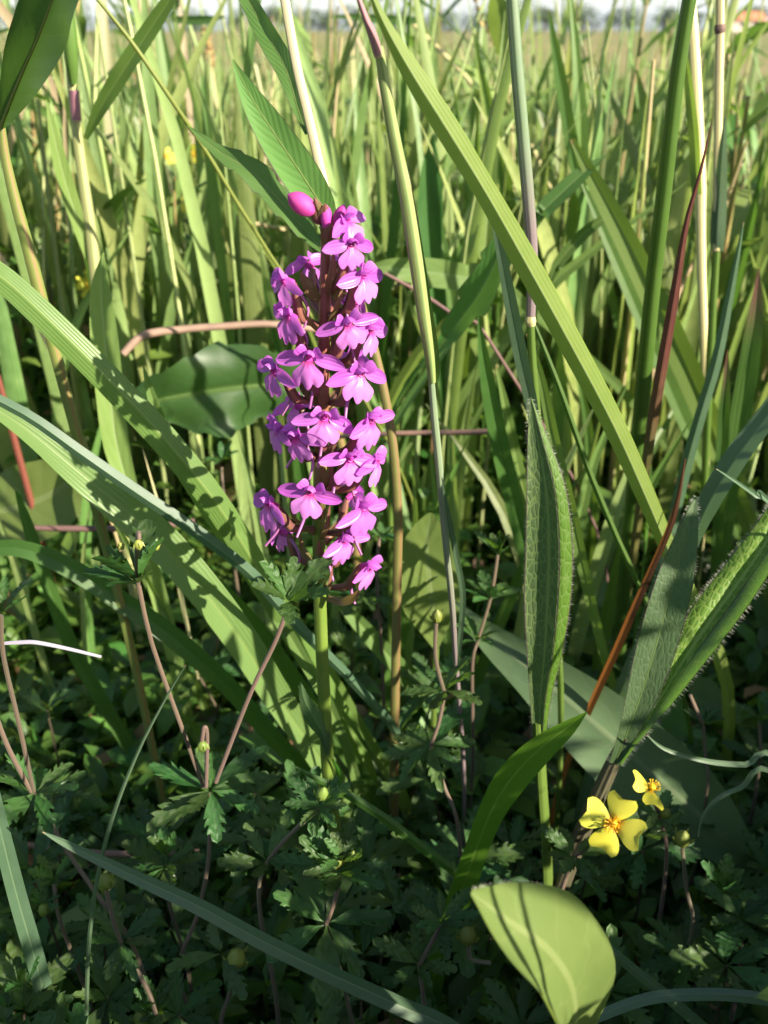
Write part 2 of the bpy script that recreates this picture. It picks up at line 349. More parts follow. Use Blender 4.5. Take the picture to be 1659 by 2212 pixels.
# ------------------------------------------------------------------ placed plants
def tocam(p): return (CAM-p).normalized()
def pix(pts):
    """photo pixel + distance -> point; width in photo pixels -> metres at that distance"""
    v = [P(a, b, Y) for a, b, Y, _ in pts]
    return v, [q[3]*mpp(p) for p, q in zip(v, pts)]
def to_ground(v, w_, k=.55):
    a, b = v[-2], v[-1]; d = b-a; hz = Vector((d.x, d.y, 0)); dz = max(-d.z, d.length*.25, 1e-4)
    q = hz*(b.z*.5/dz)
    if q.length > b.z*k: q = q.normalized()*b.z*k
    q1 = b+q+Vector((0, 0, -b.z*.5)); q2 = q1+q*.35+Vector((0, 0, -b.z*.5-.004))
    return v+[q1, q2], w_+[w_[-1]*.9, w_[-1]*.7]
CNT = [0]
def blade(label, pts, m='blade', f=.28, roll=0, root=True, name='grass_shoot', cat='grass shoot', n=26, cs=None, teeth=None, wavy=.05, group=None, twist=0, curl=0):
    CNT[0] += 1; v, ws = pix(pts)
    if root: v, ws = to_ground(v, ws)
    ws = [q/max(.35, math.cos(roll)) for q in ws]
    g = G(); ribbon(g, v, ws, tocam, n, cs or fold(f, curl), roll, teeth, wavy, seed=CNT[0], twist=twist)
    return tag(obj(name, g, M[m], None, v[-1]), label, cat, group)
def stemg(pts, n=20, k=10, root=False, flat=1):
    v, ws = pix(pts)
    if root: v, ws = to_ground(v, ws, .3)
    g = G(); c = tube(g, v, [q/2 for q in ws], n, k, flat=flat); return g, v, c
def hairs(parent, c, wid, nrm, n, ln, seed, side=(-1, 1), roll=0):
    """short margin hairs along a leaf whose centre line is c and full widths wid"""
    rn = random.Random(seed); g = G(); m = len(c)-1
    for _ in range(n):
        t = rn.random()*m; i = min(int(t), m-1); f = t-i; p = c[i].lerp(c[i+1], f); d = (c[i+1]-c[i]).normalized()
        wd = wid[i]*(1-f)+wid[i+1]*f; s = d.cross(nrm(p)).normalized(); k = s.cross(d)
        q = Quaternion(d, roll); s = q @ s; k = q @ k
        sd = rn.choice(side); p0 = p+s*sd*wd*.49; e = (s*sd+d*rn.uniform(-.5, .5)+k*rn.uniform(-.3, .5)).normalized()*ln*rn.uniform(.5, 1.2)
        h = d*ln*.035
        g.add([p0-h, p0+h, p0+e], [(0, 1, 2)], [(0, 0), (1, 0), (0, 1)], rn.random())
    o = obj('hairs', g, M['hair'], parent); o['kind'] = 'stuff'; return o
def leafpart(parent, pts, m, cs=None, roll=0, n=30, teeth=None, wavy=.06, seed=1, name='leaf', rib=None, hair=0, hl=.0006, twist=0, label=None, ribw=3.2):
    v, ws = pix(pts); g = G(); ws2 = [q/max(.35, math.cos(roll)) for q in ws]
    c = ribbon(g, v, ws2, tocam, n, cs or fold(.2), roll, teeth, wavy, seed=seed, twist=twist)
    o = obj(name, g, M[m], parent)
    if label: o['label'] = label
    if rib:
        gr = G(); rad = [max(.00008, ribw*mpp(p)*.5*(.3+.7*i/(len(c)-1))) for i, p in enumerate(c)]
        tube(gr, c, rad, len(c)-1, 6); obj('midrib', gr, M[rib], o)
    if hair:
        wl = [q.x for q in catmull([Vector((q, 0, 0)) for q in ws2], n)]; hairs(o, c, wl, tocam, hair, hl, seed, roll=roll)
    return o

# ---- the orchid
YO = .165
def SX(z): return stem_at(z)
op = [(702, 474, YO), (703, 500, YO), (703, 600, YO), (700, 720, YO), (697, 840, YO), (692, 1000, YO), (689, 1130, YO), (690, 1250, YO), (695, 1400, YO), (703, 1560, YO), (712, 1700, YO)]
ov = [P(*q) for q in op]; ov.append(Vector((ov[-1].x+.003, YO, .03))); ov.append(Vector((ov[-1].x+.001, YO, -.004)))
def stem_at(z):
    for a, b in zip(ov, ov[1:]):
        if b.z <= z <= a.z: return a.lerp(b, (a.z-z)/(a.z-b.z))
    return ov[0].copy() if z > ov[0].z else ov[-1].copy()
orchid = thing('orchid', Vector((ov[-1].x, YO, 0)), 'tall pink and magenta flowering orchid spike standing among the grass', 'orchid')
g = G(); tube(g, ov, [.0005, .0008, .00105, .0012, .0013, .0014, .0014, .00145, .0015, .0016, .0017, .0019, .0019], 48, 14); obj('stem', g, M['orchid_stem'], orchid)
mm = .001
def shell(fn, nu=8, nv=8, r=0):
    g = G(); rows = []; uv = []
    for i in range(nv+1):
        rows.append([Vector(fn(-1+2*j/nu, i/nv))*mm for j in range(nu+1)]); uv.append([(j/nu, i/nv) for j in range(nu+1)])
    grid(g, rows, uv, r); return g
# flower frame: faces +Y, up +Z, x to its side (millimetres)
def prof(v, p=.8, q=.55): return (v**p*(1-v)**q)/((p/(p+q))**p*(q/(p+q))**q) if 0 < v < 1 else 0
def wing(s, droop, back, L=5.4, W=2.5):
    def fn(u, v):
        w_ = prof(v, .6, .62)*W/2; x = .7+L*v; z = .4-droop*v*v*2.2+.25*v; y = .7-back*v*v*1.8
        return (s*x, y+.55*abs(u)*abs(u)*w_*.6+.1*math.sin(v*7), z+u*w_)
    return fn
def hoodf(wd, hh):
    def fn(u, v):
        a = u*1.25; ww = wd*(1-.35*v*v)*math.sin(min(1, .25+v*1.3)*math.pi/2)
        y = -.2+3.0*v; top = hh*(.55+.75*v-.75*v*v)
        return (math.sin(a)*ww, y-.5*abs(u)*v, .5+top*math.cos(a)*1.0+.15*v*v)
    return fn
def petalf(s, L=3.6, W=2.3):
    def fn(u, v):
        w_ = prof(v, .55, .5)*W/2; x = .5+1.5*v; y = .2+2.3*v-.9*v*v; z = .8+L*.75*v-1.1*v*v
        return (s*(x+.55*u*w_+.3*u*u*w_), y+.35*u*w_, z-.75*u*w_*s*s)
    return fn
def lipf(L, W, bend, lobe=1.0):
    def fn(u, v):
        ln = L*(.86+.2*lobe*(abs(math.cos(1.5*math.pi*u*.92))-.5))*(1-.18*u*u); wd = (.75+(W/2-.75)*smooth(min(1, v*1.25)))
        y = 1.0+1.5*v-bend*v*v; z = -.1-ln*v*.93+.25*v
        return (u*wd*(1-.08*v*v), y+.3*math.cos(u*3.1)*v*(1-v)*2-.5*u*u*v, z+.3*u*u*(1-v)+.12*math.sin(6*u)*v)
    return fn
def core():
    g = G(); tube(g, [Vector((0, -1.2, -.4))*mm, Vector((0, 0, .1))*mm, Vector((0, 1.0, .5))*mm], [.55*mm, .85*mm, .5*mm], 6, 9)
    blob(g, Vector((0, 1.1, .9))*mm, Vector((0, .6, 1)), .5*mm, .8*mm, 7, 5); return g
def spurg(b):
    g = G(); tube(g, [Vector(q)*mm for q in ((0, .6, -.3), (0, -.9, -1.3), (0, -2.3, -3.6-b), (0, -2.8+b, -6.3), (.3, -1.2+2*b, -9.2))], [.5*mm, .42*mm, .34*mm, .3*mm, .22*mm], 12, 7); return g
VAR = []
for i in range(4):
    rr = random.Random(20+i); d = rr.uniform(.1, .75)
    VAR.append(dict(core=mesh('flower', core()),
        lat=[mesh('lateral_sepal', shell(wing(s, d+rr.uniform(-.15, .2), rr.uniform(-.3, .7), rr.uniform(5.0, 5.7), rr.uniform(2.5, 3.0)), 6, 10)) for s in (-1, 1)],
        hood=mesh('dorsal_sepal', shell(hoodf(rr.uniform(1.25, 1.5), rr.uniform(1.7, 2.1)), 8, 8)),
        pet=[mesh('petal', shell(petalf(s, rr.uniform(3.2, 3.9)), 6, 8)) for s in (-1, 1)],
        lip=mesh('lip', shell(lipf(rr.uniform(5.0, 5.8), rr.uniform(5.4, 6.4), rr.uniform(.6, 1.6), 1.25), 18, 9)),
        spur=mesh('spur', spurg(rr.uniform(-.4, .8)))))
    for k, mk in (('core', 'bud_pink'), ('hood', 'petal'), ('lip', 'lip'), ('spur', 'spur')): VAR[-1][k].materials.append(M[mk])
    for k in ('lat', 'pet'):
        for q in VAR[-1][k]: q.materials.append(M['petal'])
def ovary_bract(parent, a, b, i, rr, out):
    """brown ovary from stem point a to flower back b, bract below it"""
    mid = a.lerp(b, .5)+out*.0012+Vector((0, 0, -.0012))
    g = G(); tube(g, [a, a.lerp(mid, .5)+out*.0006, mid, mid.lerp(b, .6)+out*.0004, b], [.0006, .00105, .00135, .00105, .0006], 14, 9)
    o = obj('ovary', g, M['ovary'], parent)
def bract(a, out, side, rr, ln):
    g = G(); d = (out*.75+Vector((0, 0, 1))+side*.25).normalized()
    pts = [a+out*ln*.48+Vector((0, 0, ln*.88))+side*.001, a+d*ln*.62+out*.0012, a+d*ln*.3+out*.0014, a+out*.0008]
    ribbon(g, pts, [.0002, .0016, .0024, .0015], (out+Vector((0, 0, -.25))).normalized(), 12, fold(-.55), rr.uniform(-.3, .3), seed=int(ln*1e6))
    obj('bract', g, M['bract'], orchid)
FL = [(749, 484, 57, 0.92, 25), (755, 531, 32, .95, 5), (668, 574, -140, .9, 0), (738, 568, 160, .9, 0), (621, 610, -55, 1.08, -5), (780, 600, 47, 1.08, 5), (628, 686, -50, 1.08, 0),
      (762, 657, 118, .95, 0), (751, 700, 18, 1.05, 0), (795, 716, 56, 1.08, 0), (668, 778, -6, 1.08, 8), (598, 803, -49, 1.08, 5), (774, 812, 30, 1.1, 8), (757, 780, 145, .95, 0),
      (645, 878, -132, .95, 0), (700, 907, 4, 1.1, 10), (645, 944, -32, 1.08, 0), (606, 928, -64, 1.08, 0), (795, 912, 52, 1.13, 5), (752, 995, 24, 1.1, 8), (806, 998, 64, 1.08, 0),
      (671, 1066, -6, 1.12, 12), (587, 1092, -52, 1.13, 10), (613, 1150, -112, 1.0, -15), (780, 1100, 43, 1.17, 8), (757, 1072, 135, .95, 0), (740, 1168, 48, 1.08, 0), (792, 1224, 59, 1.13, -8)]
for i, (px, py, az, s, pit) in enumerate(FL):
    rr = random.Random(70+i); a = R(az); out = Vector((math.sin(a), -math.cos(a), 0)); Yf = YO+.0088*out.y
    c = P(px, py, Yf); up = Vector((0, 0, 1)); fd = (out+up*math.tan(R(pit-4))).normalized()
    x = fd.cross(up).normalized(); z = x.cross(fd); rl = Quaternion(fd, R(rr.uniform(-14, 14))); x = rl @ x; z = rl @ z
    Mt = Matrix((( x.x, fd.x, z.x, c.x), (x.y, fd.y, z.y, c.y), (x.z, fd.z, z.z, c.z), (0, 0, 0, 1))) @ Matrix.Scale(s*(.92 if py < 760 else .98), 4)
    V = VAR[i % 4]
    fl = inst('flower', V['core'], Mt, orchid)
    def sub(nm, me):
        o = bpy.data.objects.new(nm, me); col.objects.link(o); o.parent = fl
        o.rotation_euler = (R(rr.uniform(-7, 7)), R(rr.uniform(-7, 7)), R(rr.uniform(-7, 7)))
    for q in V['lat']: sub('lateral_sepal', q)
    sub('dorsal_sepal', V['hood']); sub('lip', V['lip']); sub('spur', V['spur'])
    for q in V['pet']: sub('petal', q)
    bk = c-fd*.0012*s-z*.0004
    zz = bk.z-rr.uniform(.0065, .009); at = stem_at(zz)+out*.0011
    # the ovary is a sub-part of its flower: kept in the orchid's frame through its own matrix
    g = G(); mid = at.lerp(bk, .5)+out*.0016+Vector((0, 0, -.0016))
    tube(g, [at, at.lerp(mid, .5)+out*.0008, mid, mid.lerp(bk, .6)+out*.0002+Vector((0, 0, .0004)), bk], [.0005, .0008, .00105, .00085, .0005], 14, 9)
    inv = Mt.inverted(); g.v = [inv @ p for p in g.v]
    o = bpy.data.objects.new('ovary', mesh('ovary', g)); o.data.materials.append(M['ovary']); col.objects.link(o); o.parent = fl
    b2 = R(az+rr.uniform(-28, 28)); ob = Vector((math.sin(b2), -math.cos(b2), 0))
    bract(stem_at(zz-.0012)+ob*.0012, ob, x, rr, rr.uniform(.0085, .0115)*s)
# closed buds at the tip
for (bx, by, ex, ey, sx, sy, r_, l_, mk) in ((652, 441, 668, 452, 699, 480, .00185, .0027, 'bud_pink'), (705, 470, 706, 484, 703, 500, .0011, .0021, 'bud_pink'), (733, 470, 727, 486, 708, 505, .0012, .0022, 'bud_pink')):
    b, e, s_ = P(bx, by, YO-.002), P(ex, ey, YO-.002), P(sx, sy, YO)
    g = G(); blob(g, b, b-e, r_, l_, 10, 8, tip=.0003); bo = obj('flower_bud', g, M[mk], orchid)
    g = G(); tube(g, [e, e.lerp(s_, .2)+Vector((.0006, 0, .0005)), e.lerp(s_, .6), s_], [.0005, .001, .0013, .0006], 10, 8); obj('ovary', g, M['ovary'], bo)
for k, (tx, ty, bx, by) in enumerate(((679, 427, 697, 478), (703, 440, 704, 486), (728, 464, 716, 500), (719, 480, 703, 530), (745, 590, 725, 650), (648, 585, 690, 650), (688, 1168, 690, 1260))):
    a, b = P(tx, ty, YO-.003), P(bx, by, YO-.001)
    g = G(); ribbon(g, [a, a.lerp(b, .35)+Vector((0, -.0006, 0)), a.lerp(b, .7)+Vector((0, -.0007, 0)), b], [.0002, .0019, .0026, .0014], tocam, 12, fold(-.5), .25*(-1)**k, seed=k); obj('bract', g, M['bract'], orchid)
# stem leaves of the orchid
leafpart(orchid, [(649, 1472, .162, 3), (657, 1510, .162, 22), (680, 1555, .1625, 38), (700, 1590, .163, 26), (707, 1630, .1632, 8)], 'hairy', fold(-.35), .2, 16, wavy=0, name='stem_leaf')
leafpart(orchid, [(718, 1640, .1625, 4), (732, 1670, .163, 9), (728, 1700, .164, 9), (715, 1730, .165, 8)], 'gloss', fold(-.3), .2, 10, wavy=0, name='stem_leaf')
leafpart(orchid, [(775, 1276, .158, 3), (762, 1290, .159, 18), (735, 1297, .162, 20), (708, 1290, .164, 12)], 'bract', fold(-.4), .5, 10, wavy=0, name='bract')

# ---- large herbs
# leafy herb whose cream stem rises behind the orchid
t = thing('leafy_herb', Vector((P(858, 1240, .2).x, .2, 0)), 'leafy herb with cream and yellow striped stem rising just behind the orchid', 'herb')
g, v, c = stemg([(612, -20, .215, 20), (640, 140, .212, 24), (668, 260, .21, 24), (693, 370, .208, 22), (716, 470, .206, 20), (765, 610, .204, 20), (808, 755, .203, 21), (836, 880, .202, 22), (852, 990, .201, 22), (860, 1120, .2, 21), (858, 1240, .2, 18)], 40, 10, True)
gu = G(); nn = 11
top = G(); tube(top, v[:5], [10.5*mpp(p) for p in v[:5]], 16, 12); obj('flower_stem', top, M['cream'], t)
lo = G(); tube(lo, v[4:], [10.2*mpp(p) for p in v[4:]], 30, 12); obj('stem', lo, M['herb_stem'], t)
leafpart(t, [(503, 128, .185, 2), (540, 205, .187, 44), (590, 285, .19, 72), (650, 375, .196, 80), (692, 440, .2, 62), (722, 490, .204, 16)], 'herb', [(-1, .12), (-.5, .05), (-.05, 0), (0, 0), (.05, 0), (.5, .16), (.78, .3), (1, .62)], .15, 30, wavy=.05, rib='herb_pale', seed=3)
leafpart(t, [(405, 272, .225, 2), (470, 325, .222, 30), (545, 372, .218, 54), (610, 440, .214, 56), (660, 500, .21, 40), (700, 545, .206, 12)], 'herb', fold(.25), -.25, 36, teeth=(6, .3), wavy=.16, rib='herb_pale', seed=4)
leafpart(t, [(522, -25, .225, 30), (575, 70, .222, 46), (618, 150, .218, 44), (645, 240, .214, 20), (662, 290, .211, 6)], 'herb', fold(.28), .3, 24, wavy=.08, rib='herb_pale', seed=5)
# hairy herb right of the orchid
base = P(1187, 1985, .152); t = thing('hairy_herb', Vector((base.x, base.y, 0)), 'hairy herb with long net veined leaves and dark ridged stem right of the orchid', 'herb')
NP = [(1146, 858, .158, 2), (1160, 940, .156, 40), (1180, 1060, .154, 84), (1186, 1180, .153, 100), (1183, 1290, .152, 100), (1177, 1400, .151, 78), (1168, 1500, .151, 48), (1165, 1590, .151, 28)]
leafpart(t, NP, 'hairy_fold', [(-1, -.12), (-.72, .1), (-.44, .34), (-.36, .3), (-.1, .1), (.3, .02), (.6, 0), (.88, .06), (1, .14)], .05, 40, wavy=.03, hair=500, hl=.0008, seed=7)
g, v, c = stemg([(1165, 1560, .1513, 25), (1172, 1700, .151, 27), (1181, 1830, .151, 28), (1186, 1960, .152, 28)], 16, 8, True, .6); obj('leaf_stalk', g, M['culm_green'], t)
OPP = [(1503, 1072, .172, 2), (1490, 1130, .169, 34), (1468, 1210, .166, 66), (1445, 1290, .163, 80), (1418, 1390, .16, 82), (1388, 1490, .157, 66), (1352, 1590, .154, 36), (1328, 1650, .153, 26)]
leafpart(t, OPP, 'hairy', fold(.22), -.3, 40, wavy=.05, hair=500, hl=.0009, seed=8, rib='herb')
PP = [(1700, 1090, .175, 60), (1655, 1170, .171, 76), (1600, 1250, .168, 88), (1545, 1325, .164, 92), (1480, 1420, .16, 78), (1425, 1510, .157, 52), (1370, 1590, .154, 30), (1335, 1645, .153, 22)]
leafpart(t, PP, 'bright_net', [(-1, .5), (-.8, .2), (-.5, 0), (-.2, -.12), (0, -.16), (.15, -.1), (.35, .12), (.7, .1), (1, .02)], .1, 40, wavy=.06, hair=600, hl=.0011, seed=9)
g, v, c = stemg([(1352, 1592, .1545, 18), (1325, 1645, .1545, 30), (1285, 1735, .1535, 34), (1240, 1840, .1525, 36), (1195, 1960, .152, 36)], 24, 10, True); so_ = obj('stem', g, M['dark_stem'], t)
hairs(so_, c, [.0033]*len(c), tocam, 350, .0007, 3)
blade('glossy bright green strap leaf curving over the foot of the net veined leaf', [(1268, 1538, .138, 2), (1225, 1572, .139, 34), (1165, 1618, .14, 58), (1105, 1680, .142, 66), (1062, 1750, .143, 56), (1030, 1830, .144, 50), (1004, 1905, .145, 52)], 'gloss', .18, -.35, name='strap_leaf', cat='leaf', wavy=.04)
# big grey-green leaf
t = thing('plantain_plant', Vector((P(1600, 1850, .2).x, .195, 0)), 'broad smooth grey green leaf lying dappled behind the dark herb stem', 'leaf')
leafpart(t, [(984, 1300, .225, 4), (1050, 1370, .215, 56), (1150, 1450, .205, 106), (1270, 1550, .195, 160), (1390, 1655, .187, 185), (1500, 1750, .18, 160), (1585, 1835, .174, 90), (1640, 1890, .172, 26)], 'grey_leaf', [(-1, .3), (-.6, .1), (-.06, 0), (0, .02), (.06, 0), (.5, .02), (.8, .06), (1, .1)], .1, 30, wavy=.05, rib='grey_leaf', seed=10)
g = G(); a = P(1640, 1890, .172); tube(g, [a, Vector((a.x+.005, a.y+.002, a.z*.5)), Vector((a.x+.006, a.y+.003, -.004))], [.0016, .0015, .0015], 8, 8); obj('leaf_stalk', g, M['culm_green'], t)
# round pale leaf behind grass stem
t = thing('round_leaved_plant', Vector((P(945, 1400, .23).x, .23, 0)), 'pale rounded leaf striped by shadows behind the purple sheathed grass stem', 'leaf')
leafpart(t, [(932, 1108, .225, 10), (925, 1140, .226, 70), (922, 1190, .227, 118), (928, 1250, .228, 140), (934, 1310, .229, 124), (938, 1360, .23, 60), (942, 1400, .23, 12)], 'herb_pale', fold(.1), -.1, 22, wavy=.06, rib='herb_pale', seed=11)
g = G(); a = P(942, 1400, .23); tube(g, [a, Vector((a.x, a.y, -.004))], [.001, .0012], 6, 8); obj('leaf_stalk', g, M['culm_green'], t)
# near blurred leaf
t = thing('young_leaf_plant', Vector((P(1180, 2300, .1).x, .1, 0)), 'pale yellow green hairy leaf close to the ground in a patch of sun', 'leaf')
v = [P(1018, 1928, .074), P(1095, 1985, .0755), P(1195, 2060, .0775), P(1245, 2160, .081), P(1240, 2300, .088)]
ws = [.0008, .0098, .0158, .0152, .007]
tn = lambda p: (CAM-p).normalized()+Vector((.3, 0, .1))
g = G(); c = ribbon(g, v, ws, tn, 30, [(-1, .16), (-.6, .04), (-.1, -.04), (0, -.02), (.1, -.04), (.55, .06), (.8, .26), (1, .6)], .0, wavy=.07, seed=4)
lf = obj('leaf', g, M['young'], t)
wl = [q.x*.99 for q in catmull([Vector((q, 0, 0)) for q in ws], 30)]; hairs(lf, c, wl, tn, 420, .0005, 12, side=(-1,))
g = G(); a = v[-1]; tube(g, [a, Vector((a.x, a.y+.004, a.z*.5)), Vector((a.x, .1, -.004))], [.0012, .0013, .0014], 8, 8); obj('leaf_stalk', g, M['culm_green'], t)
for k, (dx, dy, hh, wd, ln) in enumerate(((.058, .036, .19, .0035, 2.6), (.074, .05, .2, .003, 1.9), (.064, .018, .2, .0028, 2.2))):  # out-of-view blades added to throw stem shadows onto the near leaf
    q = Vector((P(1195, 2060, .0775).x, .0775, 0)); x0, y0 = q.x+dx-.012, q.y-dy
    g = G(); d = Vector((math.cos(ln), math.sin(ln), 0)); ribbon(g, [Vector((x0, y0, -.004)), Vector((x0, y0, hh*.5)), Vector((x0, y0, hh))+d*.014], [wd*.8, wd, wd*.1], Vector((-.5, .8, .1)), 12, fold(.3), seed=k)
    tag(obj('grass_shoot', g, M['blade'], None, Vector((x0, y0, 0))), 'unseen grass blade added to cast shadow on the pale near leaf', 'grass shoot', 'grass blades added to shade the pale near leaf')
# dark dock leaf and its fallen stem, left
t = thing('dock_plant', Vector((P(690, 850, .33).x, .33, 0)), 'dark ruffled dock leaf held flat behind the left side of the orchid', 'leaf')
leafpart(t, [(262, 880, .29, 6), (320, 868, .293, 90), (402, 852, .297, 160), (500, 838, .302, 185), (590, 830, .31, 150), (660, 828, .318, 60), (700, 832, .325, 14)], 'herb_dark', [(-1, .15), (-.6, .3), (-.1, .05), (0, 0), (.1, .02), (.5, .1), (.8, -.05), (1, .1)], .3, 40, wavy=.34, teeth=(5, .14), rib='herb', seed=12)
g = G(); a = P(700, 832, .325); tube(g, [a, Vector((a.x+.01, .33, a.z*.6)), Vector((a.x+.012, .335, -.004))], [.0015, .0016, .0018], 8, 8); obj('leaf_stalk', g, M['herb_stem'], t)
def twig(label, pts, m='twig', root=False, name='dead_stalk', cat='stalk', group=None, k=9, flat=1):
    g, v, c = stemg(pts, 24, k, root, flat); return tag(obj(name, g, M[m], None, v[-1]), label, cat, group)
twig('purplish brown dead stem lying above the dark dock leaf', [(265, 765, .3, 16), (310, 725, .305, 18), (390, 712, .31, 17), (480, 705, .315, 16), (580, 700, .32, 15), (690, 712, .33, 14)], name='fallen_stalk')
twig('brown cut twig lying flat beyond the purple sheathed grass stem', [(640, 950, .3, 9), (810, 938, .28, 10), (920, 935, .275, 11), (1000, 934, .27, 12), (1060, 932, .265, 13)], name='dead_twig', cat='twig')
twig('brown dead twig lying under the left grass blades', [(60, 1140, .26, 12), (200, 1142, .26, 14), (330, 1138, .26, 14), (420, 1125, .262, 12)], name='dead_twig', cat='twig')
twig('grey brown dead stalk lying in the shade under the tormentil', [(0, 1815, .165, 12), (150, 1838, .165, 13), (300, 1845, .166, 13), (430, 1838, .168, 11)], name='dead_stalk', cat='twig')
twig('thin red stem beside the round sunlit leaf at the left', [(-5, 810, .3, 11), (15, 890, .3, 14), (35, 965, .3, 15)], 'red_stem', True, 'red_stalk')
twig('thin tan dry stem crossing the tall left grass', [(-10, 530, .32, 5), (40, 620, .32, 6), (100, 740, .32, 8), (140, 830, .32, 7), (180, 950, .32, 7)], 'tan', True, 'dry_stalk')
twig('long tan dry stalk slanting behind the broad keeled blade', [(880, 40, .62, 8), (1000, 160, .6, 9), (1090, 265, .58, 9), (1160, 340, .56, 9)], 'tan', True, 'dry_stalk')
twig('short pinkish dry stem lying behind the orchid buds', [(465, 460, .42, 7), (540, 480, .42, 8), (620, 497, .43, 8)], 'tan', False, 'dry_stalk')
twig('thin purple brown dead stem crossing behind the toothed leaf', [(830, 590, .3, 7), (920, 640, .3, 8), (1000, 695, .3, 8), (1060, 740, .3, 7)], 'twig', True)
tag(twig('pale lilac thread of dry grass bending across the pink stalk', [(-8, 1391, .15, 7), (40, 1388, .15, 9), (78, 1388, .15, 9), (140, 1400, .15, 8), (219, 1419, .15, 6)], 'pale', False, 'dry_grass_thread', 'grass blade', flat=.35))
# sunlit round leaf at the left
t = thing('round_leaved_plant', Vector((P(90, 1200, .3).x, .3, 0)), 'large rounded sunlit yellow green leaf behind the left blades', 'leaf')
leafpart(t, [(200, 1010, .3, 10), (150, 1040, .3, 120), (95, 1075, .3, 165), (20, 1100, .3, 160), (-60, 1110, .3, 40)], 'herb_pale', fold(.1), .1, 18, wavy=.08, rib='herb_pale', seed=14)
g = G(); a = P(-60, 1110, .3); tube(g, [a, Vector((a.x, a.y, -.004))], [.001, .0012], 6, 8); obj('leaf_stalk', g, M['culm_green'], t)
# tall herb in the top left corner
t = thing('tall_herb', Vector((P(98, 680, .2).x, .2, 0)), 'tall herb at the left edge with dark drooping leaf and brown stem', 'herb')
g, v, c = stemg([(2, 262, .2, 16), (12, 340, .2, 20), (32, 430, .2, 24), (62, 540, .2, 27), (98, 680, .2, 27)], 26, 10, True); obj('stem', g, M['herb_stem'], t)
leafpart(t, [(160, -90, .165, 90), (118, -10, .17, 120), (85, 75, .176, 112), (45, 165, .186, 80), (15, 240, .195, 36), (2, 275, .2, 8)], 'herb_dark', [(-1, .9), (-.7, .6), (-.2, .14), (0, 0), (.1, .0), (.5, .1), (.8, .06), (1, .16)], .12, 26, wavy=.12, rib='blade_yel', seed=15, ribw=12)
# pale flat leaf and toothed leaf behind the orchid
t = thing('toothed_herb', Vector((P(840, 900, .27).x, .27, 0)), 'herb leaf with coarse teeth slanting up behind the purple sheathed grass stem', 'herb')
leafpart(t, [(1090, 500, .25, 30), (1072, 560, .252, 62), (1030, 640, .256, 72), (985, 700, .26, 50), (945, 755, .262, 22), (900, 800, .265, 12), (870, 850, .268, 14), (845, 900, .27, 8)], 'herb', fold(.2), .2, 48, teeth=(8, .4), wavy=.04, rib='herb_pale', seed=16)
g = G(); a = P(845, 900, .27); tube(g, [a, Vector((a.x, a.y, -.004))], [.0008, .001], 6, 8); obj('leaf_stalk', g, M['culm_green'], t)
blade('pale lance leaf held level behind the orchid flowers', [(800, 575, .33, 6), (850, 578, .33, 42), (930, 588, .335, 60), (1010, 600, .34, 54), (1090, 620, .345, 26)], 'herb_pale', .12, .2, name='lance_leaf', cat='leaf', wavy=.06)

# ---- grasses
def culm(label, parts, name='tall_grass', cat='grass', group=None):
    """parts: list of (kind, part name, pts, material, kw)"""
    lastp = parts[0][2][-1]; b = P(*lastp[:3]); t = thing(name, Vector((b.x, b.y, 0)), label, cat, group)
    for q in parts:
        kw = dict(q[4]) if len(q) > 4 else {}
        if q[0] == 's':
            g, v, c = stemg(q[2], 26, 12, kw.pop('root', False)); obj(q[1], g, M[q[3]], t)
        else: leafpart(t, q[2], q[3], name=q[1], **kw)
    return t
culm('purple sheathed cream striped grass stem standing just right of the orchid', [
    ('s', 'lower_culm', [(930, 800, .163, 14), (938, 900, .164, 17), (948, 1000, .165, 18), (962, 1160, .167, 16), (976, 1300, .17, 14), (984, 1420, .174, 12)], 'culm_grey', dict(root=True)),
    ('s', 'culm', [(818, 100, .155, 20), (832, 190, .156, 25), (852, 300, .157, 28), (876, 420, .158, 30), (898, 560, .159, 31), (915, 680, .16, 28), (928, 770, .162, 22), (934, 825, .163, 16)], 'culm'),
    ('s', 'sheath', [(765, -30, .152, 8), (790, 40, .153, 15), (806, 80, .154, 21), (818, 122, .155, 20)], 'purple'),
    ('l', 'leaf', [(890, 405, .1605, 2), (902, 500, .1605, 12), (918, 620, .161, 18), (934, 730, .162, 21), (942, 800, .1625, 18), (938, 822, .163, 12)], 'purple_tip', dict(roll=.3, wavy=0)),
    ('l', 'leaf', [(954, 1030, .163, 2), (968, 1110, .165, 9), (985, 1200, .167, 13), (1000, 1300, .17, 13), (986, 1440, .174, 10)], 'blade_blue', dict(wavy=0))])
culm('grey green grass stem with pale ring standing behind the broad keeled blade', [
    ('s', 'culm', [(1105, -20, .19, 26), (1117, 150, .19, 28), (1130, 300, .19, 28), (1142, 440, .19, 27), (1150, 560, .19, 24), (1146, 690, .19, 20)], 'culm_grey'),
    ('s', 'lower_culm', [(1146, 690, .19, 17), (1150, 780, .19, 18), (1160, 900, .19, 18)], 'culm_green', dict(root=True)),
    ('s', 'node', [(1146, 682, .19, 20), (1146, 694, .19, 24), (1147, 704, .19, 19)], 'tan'),
    ('l', 'leaf', [(1062, 470, .186, 4), (1082, 545, .186, 20), (1105, 660, .187, 28), (1128, 780, .188, 30), (1150, 880, .189, 26), (1158, 960, .19, 16)], 'blade_blue', dict(roll=.3, wavy=0))])
culm('smooth dark green upright stem leaning right behind the brown pointed blade', [
    ('s', 'culm', [(1492, -20, .21, 30), (1462, 170, .212, 32), (1436, 400, .215, 33), (1408, 640, .22, 33), (1378, 960, .228, 33), (1352, 1230, .236, 30), (1338, 1400, .24, 28)], 'culm_green', dict(root=True))])
